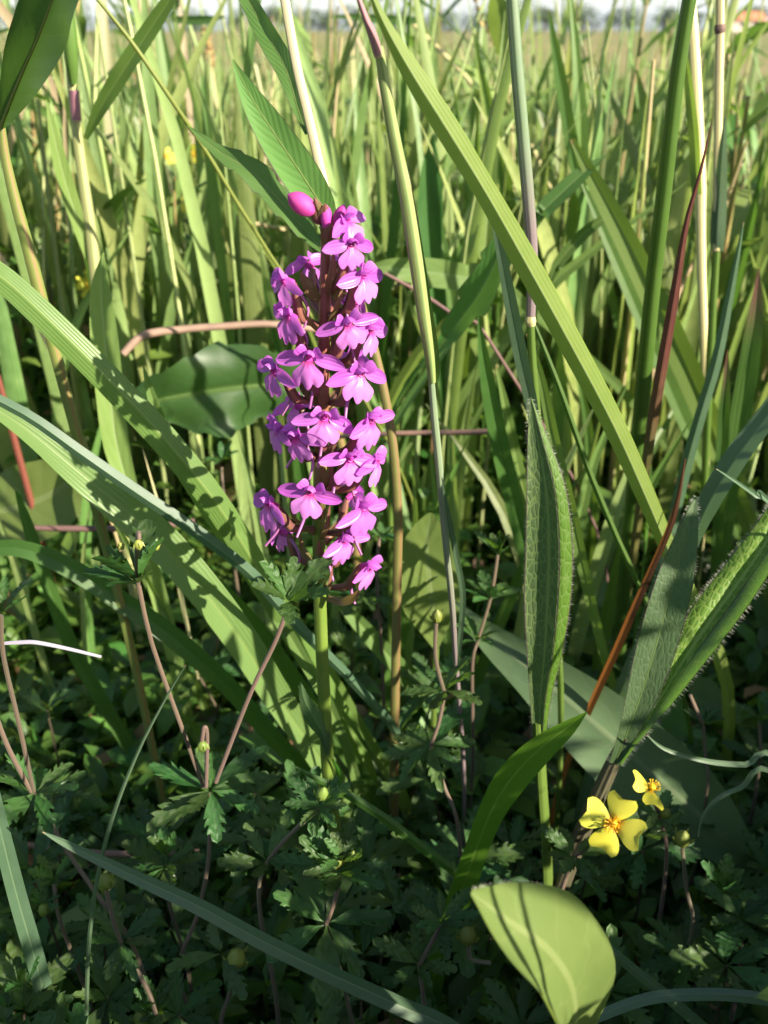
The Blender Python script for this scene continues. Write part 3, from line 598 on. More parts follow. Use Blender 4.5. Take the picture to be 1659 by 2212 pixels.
culm('thick tan grass stem with long sheath shadow near the right edge', [
    ('s', 'culm', [(1488, -20, .3, 24), (1497, 100, .3, 27), (1505, 260, .3, 28), (1512, 400, .3, 25), (1514, 540, .3, 20)], 'tan', dict(root=True)),
    ('l', 'leaf', [(1470, 60, .297, 3), (1488, 180, .297, 18), (1500, 300, .298, 22), (1506, 420, .299, 20)], 'blade', dict(roll=.5))])
culm('yellow jointed grass stem with folded sheath leaf at the right edge', [
    ('s', 'culm', [(1556, -20, .29, 18), (1555, 60, .29, 19), (1553, 160, .29, 19), (1551, 280, .29, 18), (1549, 400, .29, 18), (1548, 540, .29, 18)], 'tan'),
    ('s', 'lower_culm', [(1548, 540, .29, 15), (1540, 660, .29, 17), (1534, 770, .29, 17)], 'culm_green', dict(root=True)),
    ('s', 'node', [(1555, 52, .29, 21), (1555, 62, .29, 24), (1555, 72, .29, 20)], 'twig'),
    ('l', 'sheath', [(1567, 250, .287, 3), (1560, 330, .287, 18), (1554, 420, .288, 28), (1549, 500, .288, 32), (1547, 545, .289, 26)], 'blade_blue', dict(roll=.2, wavy=0, cs=fold(-.5)))])
culm('tall pale grass stem with pinkish joint in the left meadow', [
    ('s', 'culm', [(148, -20, .3, 22), (152, 120, .3, 22), (160, 230, .3, 21), (176, 360, .3, 23), (196, 500, .3, 25), (206, 590, .3, 25)], 'culm', dict(root=True)),
    ('s', 'sheath', [(138, -30, .297, 20), (148, 60, .297, 32), (154, 130, .297, 28), (158, 180, .298, 16)], 'culm_green'),
    ('s', 'node', [(160, 195, .299, 20), (163, 230, .299, 21), (166, 262, .299, 20)], 'purple'),
    ('l', 'leaf', [(390, -35, .28, 20), (330, 55, .284, 34), (268, 150, .288, 36), (222, 225, .292, 30), (185, 300, .297, 10)], 'blade', dict(roll=.2, wavy=.12)),
    ('l', 'leaf', [(100, 215, .29, 2), (118, 300, .292, 24), (140, 390, .295, 34), (165, 470, .298, 30), (190, 560, .3, 12)], 'herb_pale', dict(roll=-.2))])
culm('thin bright yellow grass stem slanting across the left meadow', [
    ('s', 'culm', [(195, -20, .26, 7), (280, 85, .262, 9), (370, 215, .265, 10), (450, 335, .27, 9), (535, 475, .275, 8)], 'blade_yel', dict(root=True))])
B = blade
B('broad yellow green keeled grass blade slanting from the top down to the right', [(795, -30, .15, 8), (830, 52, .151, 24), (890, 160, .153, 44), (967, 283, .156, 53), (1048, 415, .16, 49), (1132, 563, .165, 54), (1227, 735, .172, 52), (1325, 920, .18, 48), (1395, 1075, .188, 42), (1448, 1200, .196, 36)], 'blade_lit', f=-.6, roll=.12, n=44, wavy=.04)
B('dark red brown pointed blade crossing the smooth green stem at the right', [(1537, 265, .2, 2), (1512, 375, .202, 7), (1482, 485, .205, 12), (1458, 630, .208, 20), (1432, 780, .212, 24), (1408, 920, .217, 23), (1392, 1030, .222, 20)], 'brown_dark', f=-.5)
B('curled orange brown dry blade beside the hairy herb', [(1480, 990, .19, 3), (1466, 1070, .19, 9), (1446, 1140, .19, 14), (1410, 1222, .191, 14), (1366, 1320, .192, 18), (1338, 1385, .193, 20)], 'brown', f=-.4, twist=.8)
B('blue green round edged blade leaning left at the right side', [(1606, 480, .24, 2), (1588, 580, .24, 13), (1550, 770, .24, 23), (1518, 880, .24, 24), (1484, 1000, .24, 25), (1456, 1115, .24, 24)], 'blade_blue', f=-.6)
B('wide bright green striped blade behind the smooth stem at the right', [(1235, 300, .3, 8), (1290, 400, .3, 36), (1370, 550, .3, 50), (1450, 720, .3, 56), (1520, 880, .3, 52), (1580, 1040, .3, 40)], 'blade', f=.35, roll=.2)
B('long pale edged blade behind the smooth stem at the right', [(1255, 390, .33, 6), (1322, 542, .33, 26), (1396, 715, .33, 32), (1470, 890, .33, 34), (1520, 1000, .33, 28)], 'blade_dark', f=.3, roll=-.4)
B('broad dark blade with orange tip at the right edge', [(1640, 580, .28, 2), (1632, 680, .28, 30), (1618, 790, .28, 42), (1600, 900, .28, 42), (1585, 1010, .28, 34)], 'purple_tip', f=.2)
B('slim upright blade with brown tip beside the broad dark blade', [(1572, 755, .27, 2), (1568, 840, .27, 18), (1562, 930, .27, 25), (1556, 1030, .27, 24)], 'purple_tip', f=.3)
B('broad pale green blade reaching in from the right edge with shadow bars', [(1720, 800, .2, 30), (1660, 895, .2, 44), (1590, 990, .2, 50), (1530, 1090, .2, 46), (1480, 1200, .2, 34)], 'blade_blue', f=.3, roll=.2)
B('thin pale pointed blade above the net veined leaf at the right', [(1548, 1013, .165, 2), (1590, 1040, .166, 7), (1640, 1075, .167, 10), (1700, 1120, .168, 12)], 'blade_blue', f=.3)
B('broad ridged pale green grass blade slanting down to the orchid foot', [(-60, 555, .185, 56), (20, 612, .185, 58), (120, 705, .185, 60), (250, 835, .186, 62), (370, 965, .188, 62), (470, 1090, .19, 58), (560, 1235, .193, 54), (640, 1380, .196, 48)], 'blade', f=-.32, roll=-.15, n=40)
B('short pointed blade rising from the broad ridged blade', [(309, 788, .195, 2), (325, 845, .195, 18), (350, 920, .195, 28), (385, 1000, .195, 32), (440, 1090, .195, 30)], 'blade', f=.3, roll=.2)
B('blue green narrow folded blade across the lower left', [(-60, 838, .172, 22), (60, 900, .173, 25), (180, 985, .174, 27), (310, 1075, .176, 28), (430, 1155, .178, 28), (540, 1240, .181, 26), (620, 1330, .184, 24)], 'blade_blue', f=-.55, roll=.35)
B('wide bright green crinkled blade below the blue green folded blade', [(-60, 850, .19, 24), (60, 930, .19, 50), (170, 1020, .19, 70), (290, 1120, .19, 80), (400, 1230, .19, 80), (510, 1370, .191, 72), (600, 1510, .192, 60)], 'blade', f=.3, roll=-.25, wavy=.12, n=40)
B('upright lance shaped blade with keel among the left grass', [(224, 545, .25, 2), (218, 620, .25, 40), (226, 730, .25, 58), (238, 850, .25, 58), (252, 960, .25, 54), (285, 1080, .25, 40)], 'herb_pale', f=.3, roll=.1, n=24)
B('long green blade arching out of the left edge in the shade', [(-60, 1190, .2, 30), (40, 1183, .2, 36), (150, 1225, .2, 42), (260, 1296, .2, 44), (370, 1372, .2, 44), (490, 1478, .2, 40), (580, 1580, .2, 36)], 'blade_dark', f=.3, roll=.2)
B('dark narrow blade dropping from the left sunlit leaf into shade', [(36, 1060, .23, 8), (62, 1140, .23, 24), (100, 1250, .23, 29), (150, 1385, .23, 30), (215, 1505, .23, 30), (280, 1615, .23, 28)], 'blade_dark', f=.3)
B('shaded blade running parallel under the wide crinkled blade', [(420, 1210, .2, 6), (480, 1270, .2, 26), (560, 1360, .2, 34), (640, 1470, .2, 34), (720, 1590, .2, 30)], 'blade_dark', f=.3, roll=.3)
B('pale grass blade passing just behind the orchid foot', [(500, 1180, .205, 8), (570, 1260, .205, 30), (650, 1370, .205, 36), (720, 1480, .205, 36), (780, 1580, .205, 30)], 'blade', f=.35, roll=-.2)
B('long blade crossing behind the orchid stem toward lower right', [(700, 1260, .235, 8), (780, 1350, .235, 34), (870, 1450, .235, 40), (950, 1540, .235, 38), (1020, 1620, .235, 30)], 'blade', f=.3, roll=.2)
B('dark green upright blade with lit edge left of the net veined leaf', [(1033, 684, .24, 3), (1046, 770, .24, 24), (1064, 880, .24, 36), (1088, 990, .24, 40), (1118, 1120, .24, 36)], 'blade_dark', f=.35, roll=.2)
B('slender blade doubling the dark one left of the net veined leaf', [(1072, 790, .25, 3), (1092, 880, .25, 18), (1118, 1000, .25, 22), (1145, 1120, .25, 22)], 'blade', f=.3, roll=-.3)
B('yellow green blade running down behind the net veined leaf', [(1140, 720, .215, 6), (1170, 820, .215, 20), (1200, 960, .215, 25), (1234, 1100, .215, 26), (1268, 1260, .215, 24), (1302, 1400, .215, 20)], 'blade', f=.3, roll=.3)
B('thin dark rush like blade slanting behind the broad keeled blade', [(1141, 668, .205, 2), (1166, 730, .205, 9), (1213, 850, .205, 12), (1272, 1016, .205, 13), (1312, 1115, .205, 13)], 'blade_dark', f=-.8)
B('blue green ribbed grass blade lying across the lower tormentil leaves', [(92, 1797, .118, 2), (150, 1826, .1175, 16), (290, 1893, .116, 27), (430, 1958, .1145, 32), (570, 2034, .113, 34), (720, 2107, .1115, 36), (870, 2175, .11, 38), (1010, 2245, .108, 38)], 'blade_blue', f=.22, roll=.25, n=36)
B('hair thin pale grass leaf standing free at the lower left', [(402, 1436, .125, 1.5), (360, 1505, .125, 5), (300, 1620, .124, 7), (245, 1760, .123, 8.5), (212, 1890, .122, 9), (192, 2040, .121, 9), (186, 2220, .12, 8)], 'blade_blue', f=-.6)
B('flat grey green blade with sun patches at the lower left corner', [(-30, 1650, .125, 24), (0, 1790, .124, 34), (35, 1930, .123, 37), (75, 2070, .122, 38), (120, 2240, .12, 36)], 'blade_blue', f=.25, roll=-.2)
B('grey green blade arching along the ground at the lower right', [(1720, 2168, .1, 26), (1600, 2150, .1, 25), (1500, 2147, .1, 25), (1400, 2156, .1, 24), (1300, 2192, .1, 22), (1230, 2235, .1, 20)], 'blade_blue', f=-.4, roll=.2)
B('grey green blade crossing under the arching one at the lower right', [(1250, 2000, .112, 6), (1312, 2046, .112, 18), (1375, 2100, .112, 22), (1440, 2152, .112, 24), (1525, 2225, .112, 24)], 'blade_blue', f=-.4)
B('small curled grass tip hooking down below the broad grey green leaf', [(1508, 1808, .15, 2), (1516, 1770, .15, 7), (1545, 1730, .15, 10), (1600, 1702, .15, 11), (1700, 1680, .15, 12)], 'blade_blue', f=-.4)
B('thin pale grass leaf lying over the broad grey green leaf', [(1398, 1588, .15, 2), (1440, 1620, .15, 8), (1530, 1645, .15, 11), (1610, 1652, .15, 12), (1710, 1652, .15, 12)], 'blade_blue', f=.35)
B('hairy green grass sheath slanting below the orchid foot', [(632, 1653, .148, 2), (680, 1680, .148, 12), (740, 1710, .148, 17), (830, 1768, .148, 20), (940, 1852, .148, 20)], 'blade_dark', f=-.6)
B('narrow yellow green blade in the left meadow', [(318, 210, .42, 3), (308, 300, .42, 12), (298, 420, .42, 14), (288, 540, .42, 13)], 'blade_yel', f=.3)
B('light green tall blade left of the striped stem herb', [(560, -30, .4, 18), (538, 120, .4, 19), (518, 300, .4, 18), (500, 480, .4, 17)], 'blade', f=.3)
B('ribbed upright pale blade in the left meadow', [(436, 150, .38, 4), (448, 280, .38, 20), (462, 420, .38, 24), (478, 560, .38, 22)], 'blade', f=.3, roll=.2)
B('upright pale blade standing in front of the far field', [(1218, 300, .5, 4), (1225, 200, .5, 16), (1232, 120, .5, 16), (1240, 40, .5, 6), (1250, -30, .5, 3)][::-1], 'blade_yel', f=.3)
B('dark soft spike leaf lying level against the sky', [(486, 36, .5, 3), (450, 42, .5, 15), (410, 44, .5, 17), (370, 42, .5, 10), (340, 48, .5, 6)], 'herb_dark', f=.5, root=True, name='lance_leaf', cat='leaf')
B('soft green leaf lying level against the sky above the orchid', [(715, 36, .55, 3), (760, 36, .55, 12), (830, 42, .55, 17), (900, 44, .55, 14), (960, 42, .55, 5)], 'herb_dark', f=.4, name='lance_leaf', cat='leaf')
for k, (lb, pts) in enumerate((('green lance leaf pointing up right behind the smooth stem', [(1310, 335, .3, 2), (1262, 372, .3, 28), (1215, 415, .3, 38), (1170, 460, .3, 36), (1130, 520, .3, 20)]),
     ('narrow lance leaf under the up pointing one at the right', [(1352, 452, .32, 2), (1300, 475, .32, 18), (1255, 510, .32, 26), (1205, 570, .32, 24), (1170, 640, .32, 14)]),
     ('broad upright blade glowing green in the right meadow', [(1185, 20, .4, 3), (1205, 130, .4, 22), (1225, 250, .4, 28), (1250, 380, .4, 28), (1275, 480, .4, 22)]),
     ('broad green blade rising left of the keeled blade', [(935, 290, .36, 3), (930, 360, .36, 40), (928, 440, .36, 54), (930, 520, .36, 50), (938, 600, .36, 36)]),
     ('green arching leaf in front of the far field', [(1375, 150, .45, 4), (1395, 240, .45, 26), (1410, 330, .45, 38), (1420, 420, .45, 36), (1430, 520, .45, 26)]))):
    B(lb, pts, ['herb', 'herb', 'blade', 'blade_dark', 'herb_pale'][k], f=.25, roll=.2*(-1)**k)
# brown grass seed heads against the far meadow
for k, (lb, pts) in enumerate((('brown segmented grass seed head drooping against the sky', [(1020, -25, .6, 16), (1038, 40, .6, 17), (1070, 100, .6, 16), (1096, 150, .6, 12), (1102, 175, .6, 3)]),
                               ('brown upright seed head in the far left meadow', [(440, 55, .7, 12), (448, 90, .7, 18), (456, 130, .7, 16), (462, 180, .7, 5)]))):
    v, ws = pix(pts); t = thing('seed_head_grass', Vector((v[-1].x, v[-1].y, 0)), lb, 'seed head')
    rr = random.Random(k); g = G(); c = catmull(v, 16)
    for i in range(2, 16):
        for s in range(4):
            d = Vector((rr.uniform(-1, 1), rr.uniform(-1, 1), rr.uniform(.2, 1.2))).normalized(); wd = ws[min(len(ws)-1, i*len(ws)//17)]
            blob(g, c[i]+d*wd*.3, d, wd*.2, wd*.5, 5, 4, rr.random())
    o = obj('spikelets', g, M['seed'], t); o['kind'] = 'stuff'
    g = G(); tube(g, v+[Vector((v[-1].x+.01, v[-1].y, v[-1].z*.5)), Vector((v[-1].x, v[-1].y, -.004))], [.0006]*(len(v)+2), 16, 6); obj('stalk', g, M['tan'], t)

# ------------------------------------------------------------------ tormentil
def leaflet_mesh(seed):
    rr = random.Random(seed); g = G(); fo = rr.uniform(.12, .5); bend = rr.uniform(-.12, .3); wd = rr.uniform(.36, .46)/2
    vs_ = [(0, .05, 0), (.08, .12, 0), (.22, .42, 0), (.38, .7, 0), (.5, .96, .07), (.52, .72, 0), (.66, 1.0, .07), (.68, .7, 0), (.8, .82, .06), (.82, .5, 0), (.93, .42, .03), (1, .03, 0)]
    rows = []; uv = []
    for v, ww, sh in vs_:
        row = []; ur = []
        for la in (-1, -.55, 0, .55, 1):
            e = abs(la); y = v+(sh if e == 1 else sh*.3*e); w_ = ww*wd if e == 1 else min(ww, .8)*wd
            row.append(Vector((la*w_, y, fo*e*w_*1.2-bend*y*y+.015*math.sin(y*15+seed)*e))); ur.append((la*.5+.5, v))
        rows.append(row); uv.append(ur)
    grid(g, rows, uv); me = mesh('leaflet', g); me.materials.append(M['torm']); return me
LFT = [leaflet_mesh(i) for i in range(6)]
def frame(c, d, nrm, s):
    y = d.normalized(); x = y.cross(nrm)
    x = x.normalized() if x.length > 1e-6 else y.orthogonal().normalized()
    z = x.cross(y)
    return Matrix(((x.x, y.x, z.x, c.x), (x.y, y.y, z.y, c.y), (x.z, y.z, z.z, c.z), (0, 0, 0, 1))) @ Matrix.Scale(s, 4)
def whorl(par, c, n, size, elev, rr, axis=None, az0=None):
    ax = (axis or Vector((rr.uniform(-.25, .25), rr.uniform(-.35, .1), 1))).normalized(); a = ax.orthogonal().normalized(); b = ax.cross(a)
    o0 = rr.random()*6.28 if az0 is None else az0
    for k in range(n):
        th = o0+6.283*k/n+rr.uniform(-.25, .25); e = R(elev+rr.uniform(-22, 22))
        d = (a*math.cos(th)+b*math.sin(th))*math.cos(e)+ax*math.sin(e)
        nn = ax*math.cos(e)-(a*math.cos(th)+b*math.sin(th))*math.sin(e)+Vector((rr.uniform(-.3, .3), rr.uniform(-.3, .3), 0))
        inst('leaflet', rr.choice(LFT), frame(c+d*size*.04, d, nn, size*rr.uniform(.65, 1.1)), par)
def budg(g, c, ax, s):
    blob(g, c, ax, s*.42, s*.55, 8, 6, tip=s*.15); ax = ax.normalized(); a = ax.orthogonal().normalized(); b = ax.cross(a)
    for k in range(5):
        d = a*math.cos(k*1.257)+b*math.sin(k*1.257); p = c-ax*s*.45
        g.add([p+d.cross(ax)*s*.16, p+d*s*.5+ax*s*.3, p+d*s*.62+ax*s*.85, p-d.cross(ax)*s*.16], [(0, 1, 3), (1, 2, 3)], [(0, 0)]*4)
def petal4():
    out = []
    for sd_ in range(2):
        g = G(); rows = []; uv = []
        for i in range(8):
            v = i/7; ww = prof(min(.985, max(.03, v*.93+.02)), .8, .3)*.56; row = []; ur = []
            for la in (-1, -.5, 0, .5, 1):
                row.append(Vector((la*ww, v*(1-.14*(1-abs(la))*(v > .9)), .12*v*v-.06*la*la+.03*sd_*math.sin(5*v)))); ur.append((la*.5+.5, v))
            rows.append(row); uv.append(ur)
        grid(g, rows, uv); me = mesh('petal', g); me.materials.append(M['yellow']); out.append(me)
    return out
PET = petal4()
def tflower(par, c, face, size, rr, rot=0.0, k0=4):
    a = face.orthogonal().normalized(); b = face.cross(a)
    for k in range(k0):
        th = rot+k*math.pi/2; d = a*math.cos(th)+b*math.sin(th)
        inst('petal', PET[k % 2], frame(c+d*size*.06, d+face*.12, face, size*.52*rr.uniform(.92, 1.05)), par)
    g = G(); blob(g, c+face*size*.03, face, size*.085, size*.07, 8, 5)
    for k in range(16):
        th = k*2.4; d = (a*math.cos(th)+b*math.sin(th))*rr.uniform(.35, 1)+face*rr.uniform(.5, 1.1); e = c+d.normalized()*size*.19
        tube(g, [c, e], [size*.008, size*.007], 1, 4); blob(g, e, d, size*.017, size*.022, 5, 4)
    obj('stamens', g, M['orange'], par)
    g = G()
    for k in range(4):
        th = rot+math.pi/4+k*math.pi/2; d = a*math.cos(th)+b*math.sin(th); s_ = d.cross(face)
        g.add([c-face*size*.04-s_*size*.06, c-face*size*.02+d*size*.3, c-face*size*.04+s_*size*.06], [(0, 1, 2)], [(0, 0), (.5, 1), (1, 0)])
    obj('sepals', g, M['bud'], par)
def tpix(q): return P(q[0], q[1], q[2])
def tormentil(label, stems, whorls, buds=(), seed=0, group=None, root=None):
    rr = random.Random(seed); b = tpix(stems[0][-1]) if stems else tpix(whorls[0]); t = thing('tormentil', Vector((b.x, b.y, 0)), label, 'tormentil', group)
    for si, st in enumerate(stems):
        v = [tpix(q) for q in st]; rad = [.00048]*len(v)
        if si == 0: v += [Vector((v[-1].x+.002, v[-1].y, v[-1].z*.5)), Vector((v[-1].x, v[-1].y, -.004))]; rad += [.0006, .0007]
        g = G(); tube(g, v, rad, 22, 8); obj('stem', g, M['torm_stem'], t)
    for q in whorls:
        c = tpix(q); whorl(t, c, q[3], q[4]*mpp(c), q[5], rr, q[6] if len(q) > 6 else None)
    for q in buds:
        c = tpix(q); ax = Vector((q[4], -.1, q[5])); g = G(); budg(g, c, ax, q[3]*mpp(c)); obj('bud', g, M['bud'], t)
    return t
T = tormentil
T('tormentil with two long pinkish stalks forking left of the orchid foot', [[(455, 1712, .152), (450, 1860, .147), (425, 1980, .142), (385, 2100, .136)], [(300, 1266, .15), (318, 1350, .15), (345, 1440, .151), (440, 1700, .152)], [(624, 1306, .155), (595, 1385, .154), (540, 1500, .153), (466, 1690, .152)], [(298, 1266, .15), (296, 1200, .15), (299, 1152, .149), (300, 1166, .148)], [(445, 1700, .151), (447, 1590, .149), (441, 1572, .1485), (436, 1600, .148)]],
  [(300, 1262, .15, 8, 140, 44), (622, 1300, .155, 6, 126, 58), (455, 1706, .152, 9, 140, 12)], [(299, 1176, .1478, 22, .1, -1), (437, 1612, .148, 26, 0, -1), (262, 1180, .15, 16, -.3, 1), (338, 1182, .15, 16, .3, 1)], 1)
T('tormentil with pink stalk at the left edge under the lilac thread', [[(78, 1722, .142), (140, 1830, .138), (215, 1940, .133), (290, 2050, .128)], [(2, 1330, .146), (8, 1420, .146), (40, 1560, .144), (74, 1715, .142)], [(-15, 1530, .142), (20, 1620, .142), (72, 1718, .142)]],
  [(76, 1714, .142, 9, 120, 18), (4, 1322, .146, 6, 110, 50)], (), 2)
T('small tormentil with a round stalked bud beneath the ribbed blue green blade', [[(262, 2040, .125), (320, 2140, .12), (345, 2220, .117)], [(262, 2036, .125), (245, 1990, .1255), (229, 1920, .126)]], [(262, 2035, .125, 9, 92, 30)], [(227, 1905, .126, 40, -.1, 1)], 3)
T('tormentil tuft with upright leaflets at the lower left corner', [[(50, 2190, .118), (60, 2260, .114)]], [(50, 2185, .118, 8, 125, 45), (55, 2130, .119, 4, 80, 65)], (), 5)
T('large bushy tormentil shoot with sunlit leaflets below the orchid foot', [[(705, 1995, .13), (738, 2110, .127), (765, 2230, .123)], [(735, 1890, .132), (722, 1950, .131), (705, 1995, .13)]], [(705, 1995, .13, 8, 165, 14), (733, 1885, .132, 11, 120, 42), (735, 1860, .1325, 6, 80, 62)], [(728, 1860, .133, 34, 0, 1), (760, 1850, .133, 30, .2, 1)], 6)
T('tormentil with three leaflets spread left of the orchid foot', [[(690, 1748, .14), (640, 1790, .139), (575, 1868, .138), (560, 1960, .134)]], [(575, 1862, .138, 5, 125, 42), (692, 1745, .14, 9, 84, 30)], [(695, 1715, .141, 34, .3, 1)], 7)
T('tormentil with thin stalked bud in front of the round pale leaf', [[(930, 1615, .172), (960, 1700, .168), (990, 1790, .162)], [(961, 1492, .17), (948, 1560, .171), (930, 1612, .172)], [(942, 1342, .17), (941, 1420, .17), (958, 1490, .17)]], [(961, 1490, .17, 8, 98, 22), (930, 1608, .172, 9, 120, 4)], [(944, 1332, .17, 30, 0, 1)], 8)
t = T('tormentil with open yellow four petalled flower beside the dark herb stem', [[(1240, 1850, .146), (1215, 1920, .145), (1200, 2000, .143)], [(1328, 1782, .149), (1300, 1810, .148), (1240, 1850, .146)]], [(1242, 1850, .146, 8, 88, 30), (1390, 1800, .15, 6, 70, 25)], (), 9)
fc = tpix((1325, 1779, .1475)); tflower(t, fc, (CAM-fc).normalized()+Vector((-.1, 0, -.1)), 118*mpp(fc), random.Random(3), .35)
t = T('tormentil with yellow flower turned sideways on the grey green leaf', [[(1410, 1720, .156), (1425, 1770, .155), (1440, 1850, .153)]], [(1425, 1770, .155, 6, 66, 30)], [(1437, 1758, .154, 26, .3, 1)], 10)
fc = tpix((1408, 1702, .155)); tflower(t, fc, Vector((.35, -.35, 1)).normalized(), 92*mpp(fc), random.Random(4), 2.2, 2)
T('tormentil with long bare stalk and round bud under the grey green leaf', [[(1480, 2075, .137), (1478, 2150, .134), (1470, 2220, .13)], [(1474, 1832, .147), (1483, 1920, .144), (1497, 1990, .14), (1480, 2072, .137)]], [(1480, 2070, .137, 8, 120, 18)], [(1474, 1812, .147, 40, 0, 1), (1508, 2052, .136, 28, .2, 1)], 11)
T('tormentil with a yellow green bud left of the pale near leaf', [[(905, 2085, .128), (915, 2160, .125)], [(954, 1995, .133), (930, 2040, .13), (905, 2085, .128)], [(1012, 2040, .128), (1018, 2072, .127), (1060, 2080, .126)]], [(954, 1990, .133, 9, 88, 28), (905, 2083, .128, 6, 110, 35)], [(1010, 2022, .128, 46, 0, 1)], 12)
T('single tormentil bud on a thin stalk below the ribbed blade', [[(507, 2092, .124), (495, 2150, .122), (478, 2225, .119)]], [(478, 2060, .125, 4, 110, 10)], [(511, 2072, .124, 50, .1, 1)], 13)
T('dense dark tormentil rosette above the ribbed blue green blade', [[(360, 1880, .15), (365, 1950, .147)]], [(360, 1872, .15, 11, 105, 30), (362, 1850, .15, 5, 70, 60)], (), 14)
T('small pale tormentil shoot against the grey dead stalk', [[(117, 1905, .145), (130, 1990, .14)]], [(117, 1900, .145, 6, 76, 45), (92, 1960, .14, 6, 50, 60)], [(95, 1965, .139, 28, -.2, 1)], 15)
T('yellowish tormentil shoot tip with a bud at the bottom', [[(335, 2185, .12), (345, 2250, .117)]], [(335, 2180, .12, 9, 70, 48)], [(305, 2200, .119, 40, -.1, 1)], 16)
T('small bright sprig on a thin stalk above the thin pale grass leaf', [[(1519, 1570, .19), (1524, 1640, .185), (1528, 1700, .18)], [(1490, 1500, .192), (1519, 1566, .19)]], [(1518, 1562, .19, 6, 46, 30)], (), 17)
T('bright green sprig standing left of the net veined leaf', [[(1030, 1390, .21), (1020, 1450, .208)], [(1075, 1200, .212), (1060, 1290, .211), (1030, 1390, .21)]], [(1078, 1200, .212, 6, 70, 55), (1058, 1295, .211, 8, 74, 30), (1030, 1385, .21, 7, 66, 30)], (), 18)
T('small sunlit sprig glowing left of the orchid flowers', [[(479, 1010, .28), (485, 1080, .275)]], [(479, 996, .28, 8, 46, 35), (450, 1040, .278, 6, 46, 30)], (), 19)
T('bright sprig right of the lowest orchid flowers', [[(820, 1160, .24), (815, 1260, .235)]], [(822, 1160, .24, 8, 48, 30), (800, 1120, .24, 6, 40, 40), (790, 1290, .235, 7, 80, 15)], (), 20)
T('tormentil shoot spreading at the right edge below the thin grass leaf', [[(1600, 1990, .14), (1600, 2080, .135)]], [(1600, 1985, .14, 9, 120, 28), (1560, 1930, .142, 6, 90, 50)], (), 21)
T('pale fringed tormentil shoot at the right edge beside the grey green leaf', [[(1640, 1560, .19), (1640, 1660, .185)]], [(1642, 1555, .19, 9, 60, 45), (1630, 1640, .187, 8, 66, 30)], (), 22)
rr = random.Random(77); spots = []
for i in range(400):
    x, y = rr.uniform(-60, 1720), rr.uniform(1330, 2330); z = rr.uniform(.012, .062)
    if y < 1600 and rr.random() < .35: continue
    p = Pz(x, y, z)
    if any((p-q).length < .0125 for q in spots): continue
    spots.append(p)
    if len(spots) >= 130: break
for i, p in enumerate(spots):
    t = thing('tormentil', Vector((p.x, p.y, 0)), 'low tormentil rosette of dark toothed leaflets close to the shaded ground', 'tormentil', 'tormentil rosettes carpeting the shaded ground')
    g = G(); tube(g, [p, Vector((p.x+rr.uniform(-.006, .006), p.y+rr.uniform(-.004, .004), p.z*.5)), Vector((p.x, p.y, -.003))], [.00035, .0004, .0005], 6, 6); obj('stem', g, M['dark_stem'], t)
    whorl(t, p, rr.randint(5, 8), rr.uniform(.0105, .0185), rr.uniform(5, 40), rr)
# yellow flowers in the meadow
for k, (x, y, Y) in enumerate(((335, 356, .55), (357, 338, .6), (422, 333, .55), (382, 439, .5), (195, 616, .4), (88, 336, .6))):
    c = P(x, y, Y); t = thing('tormentil', Vector((c.x, c.y, 0)), 'small yellow tormentil flower on a thin stalk in the sunlit left meadow', 'tormentil', 'yellow flowers dotted through the left meadow')
    g = G(); tube(g, [c, Vector((c.x+.004, c.y, c.z*.5)), Vector((c.x, c.y, -.003))], [.0005]*3, 6, 5); obj('stem', g, M['torm_stem'], t)
    tflower(t, c, Vector((rr.uniform(-.4, .6), -.8, .5)).normalized(), .011, rr, rr.random())

# ------------------------------------------------------------------ meadow
SH = Vector((TOSUN.x, TOSUN.y, 0)); HL = SH.length; SH /= HL; TE = TOSUN.z/HL
OB = Vector((ov[-1].x, YO, 0))
def shades_orchid(x, y, h, pad=.022):
    d = Vector((x, y, 0))-OB; s = d.dot(SH); q = (d-SH*s).length
    return s > 0 and q < pad+.02*s and h > .135+s*TE
def seen(p, mg=170):
    d = p-CAM; z = d.dot(FWD)
    if z < .01: return False
    return abs(d.x/z*FD) < 830+mg and abs(d.dot(UPV)/z*FD) < 1106+mg
def in_view_near(x, y, mg=.03, h=.15):
    return any(seen(Vector((x, y, h*k/4))) for k in range(5)) or (abs(x) < .07 and -.02 < y < .15)
def grass_pts(x, y, h, rr, lean=None):
    a = rr.random()*6.283 if lean is None else lean; b = rr.uniform(.03, .5)**1.5*h; dr = Vector((math.cos(a), math.sin(a), 0))
    tipz = h*(1-.25*(b/h)**2)
    return [Vector((x, y, -.004)), Vector((x, y, h*.35))+dr*b*.12, Vector((x, y, h*.72))+dr*b*.45, Vector((x, y, tipz))+dr*b]
def blade_into(g, pts, wd, rr, n=7, r=0):
    a = rr.random()*6.283; nr = Vector((math.cos(a), math.sin(a), .3))
    ribbon(g, pts, [wd*.7, wd, wd*.85, wd*.06], nr, n, [(-1, .35), (0, 0), (1, .35)], 0, None, 0, r=r, seed=rr.randint(0, 9999), twist=rr.uniform(-.7, .7))
def culm_into(g, pts, rad, n=6, r=0): tube(g, pts, [rad, rad*.9, rad*.7, rad*.4], n, 5, r=r, cap=False)
rr = random.Random(5); g = G(); gs = G()
def logu(a, b): return a*(b/a)**rr.random()
nb = 0
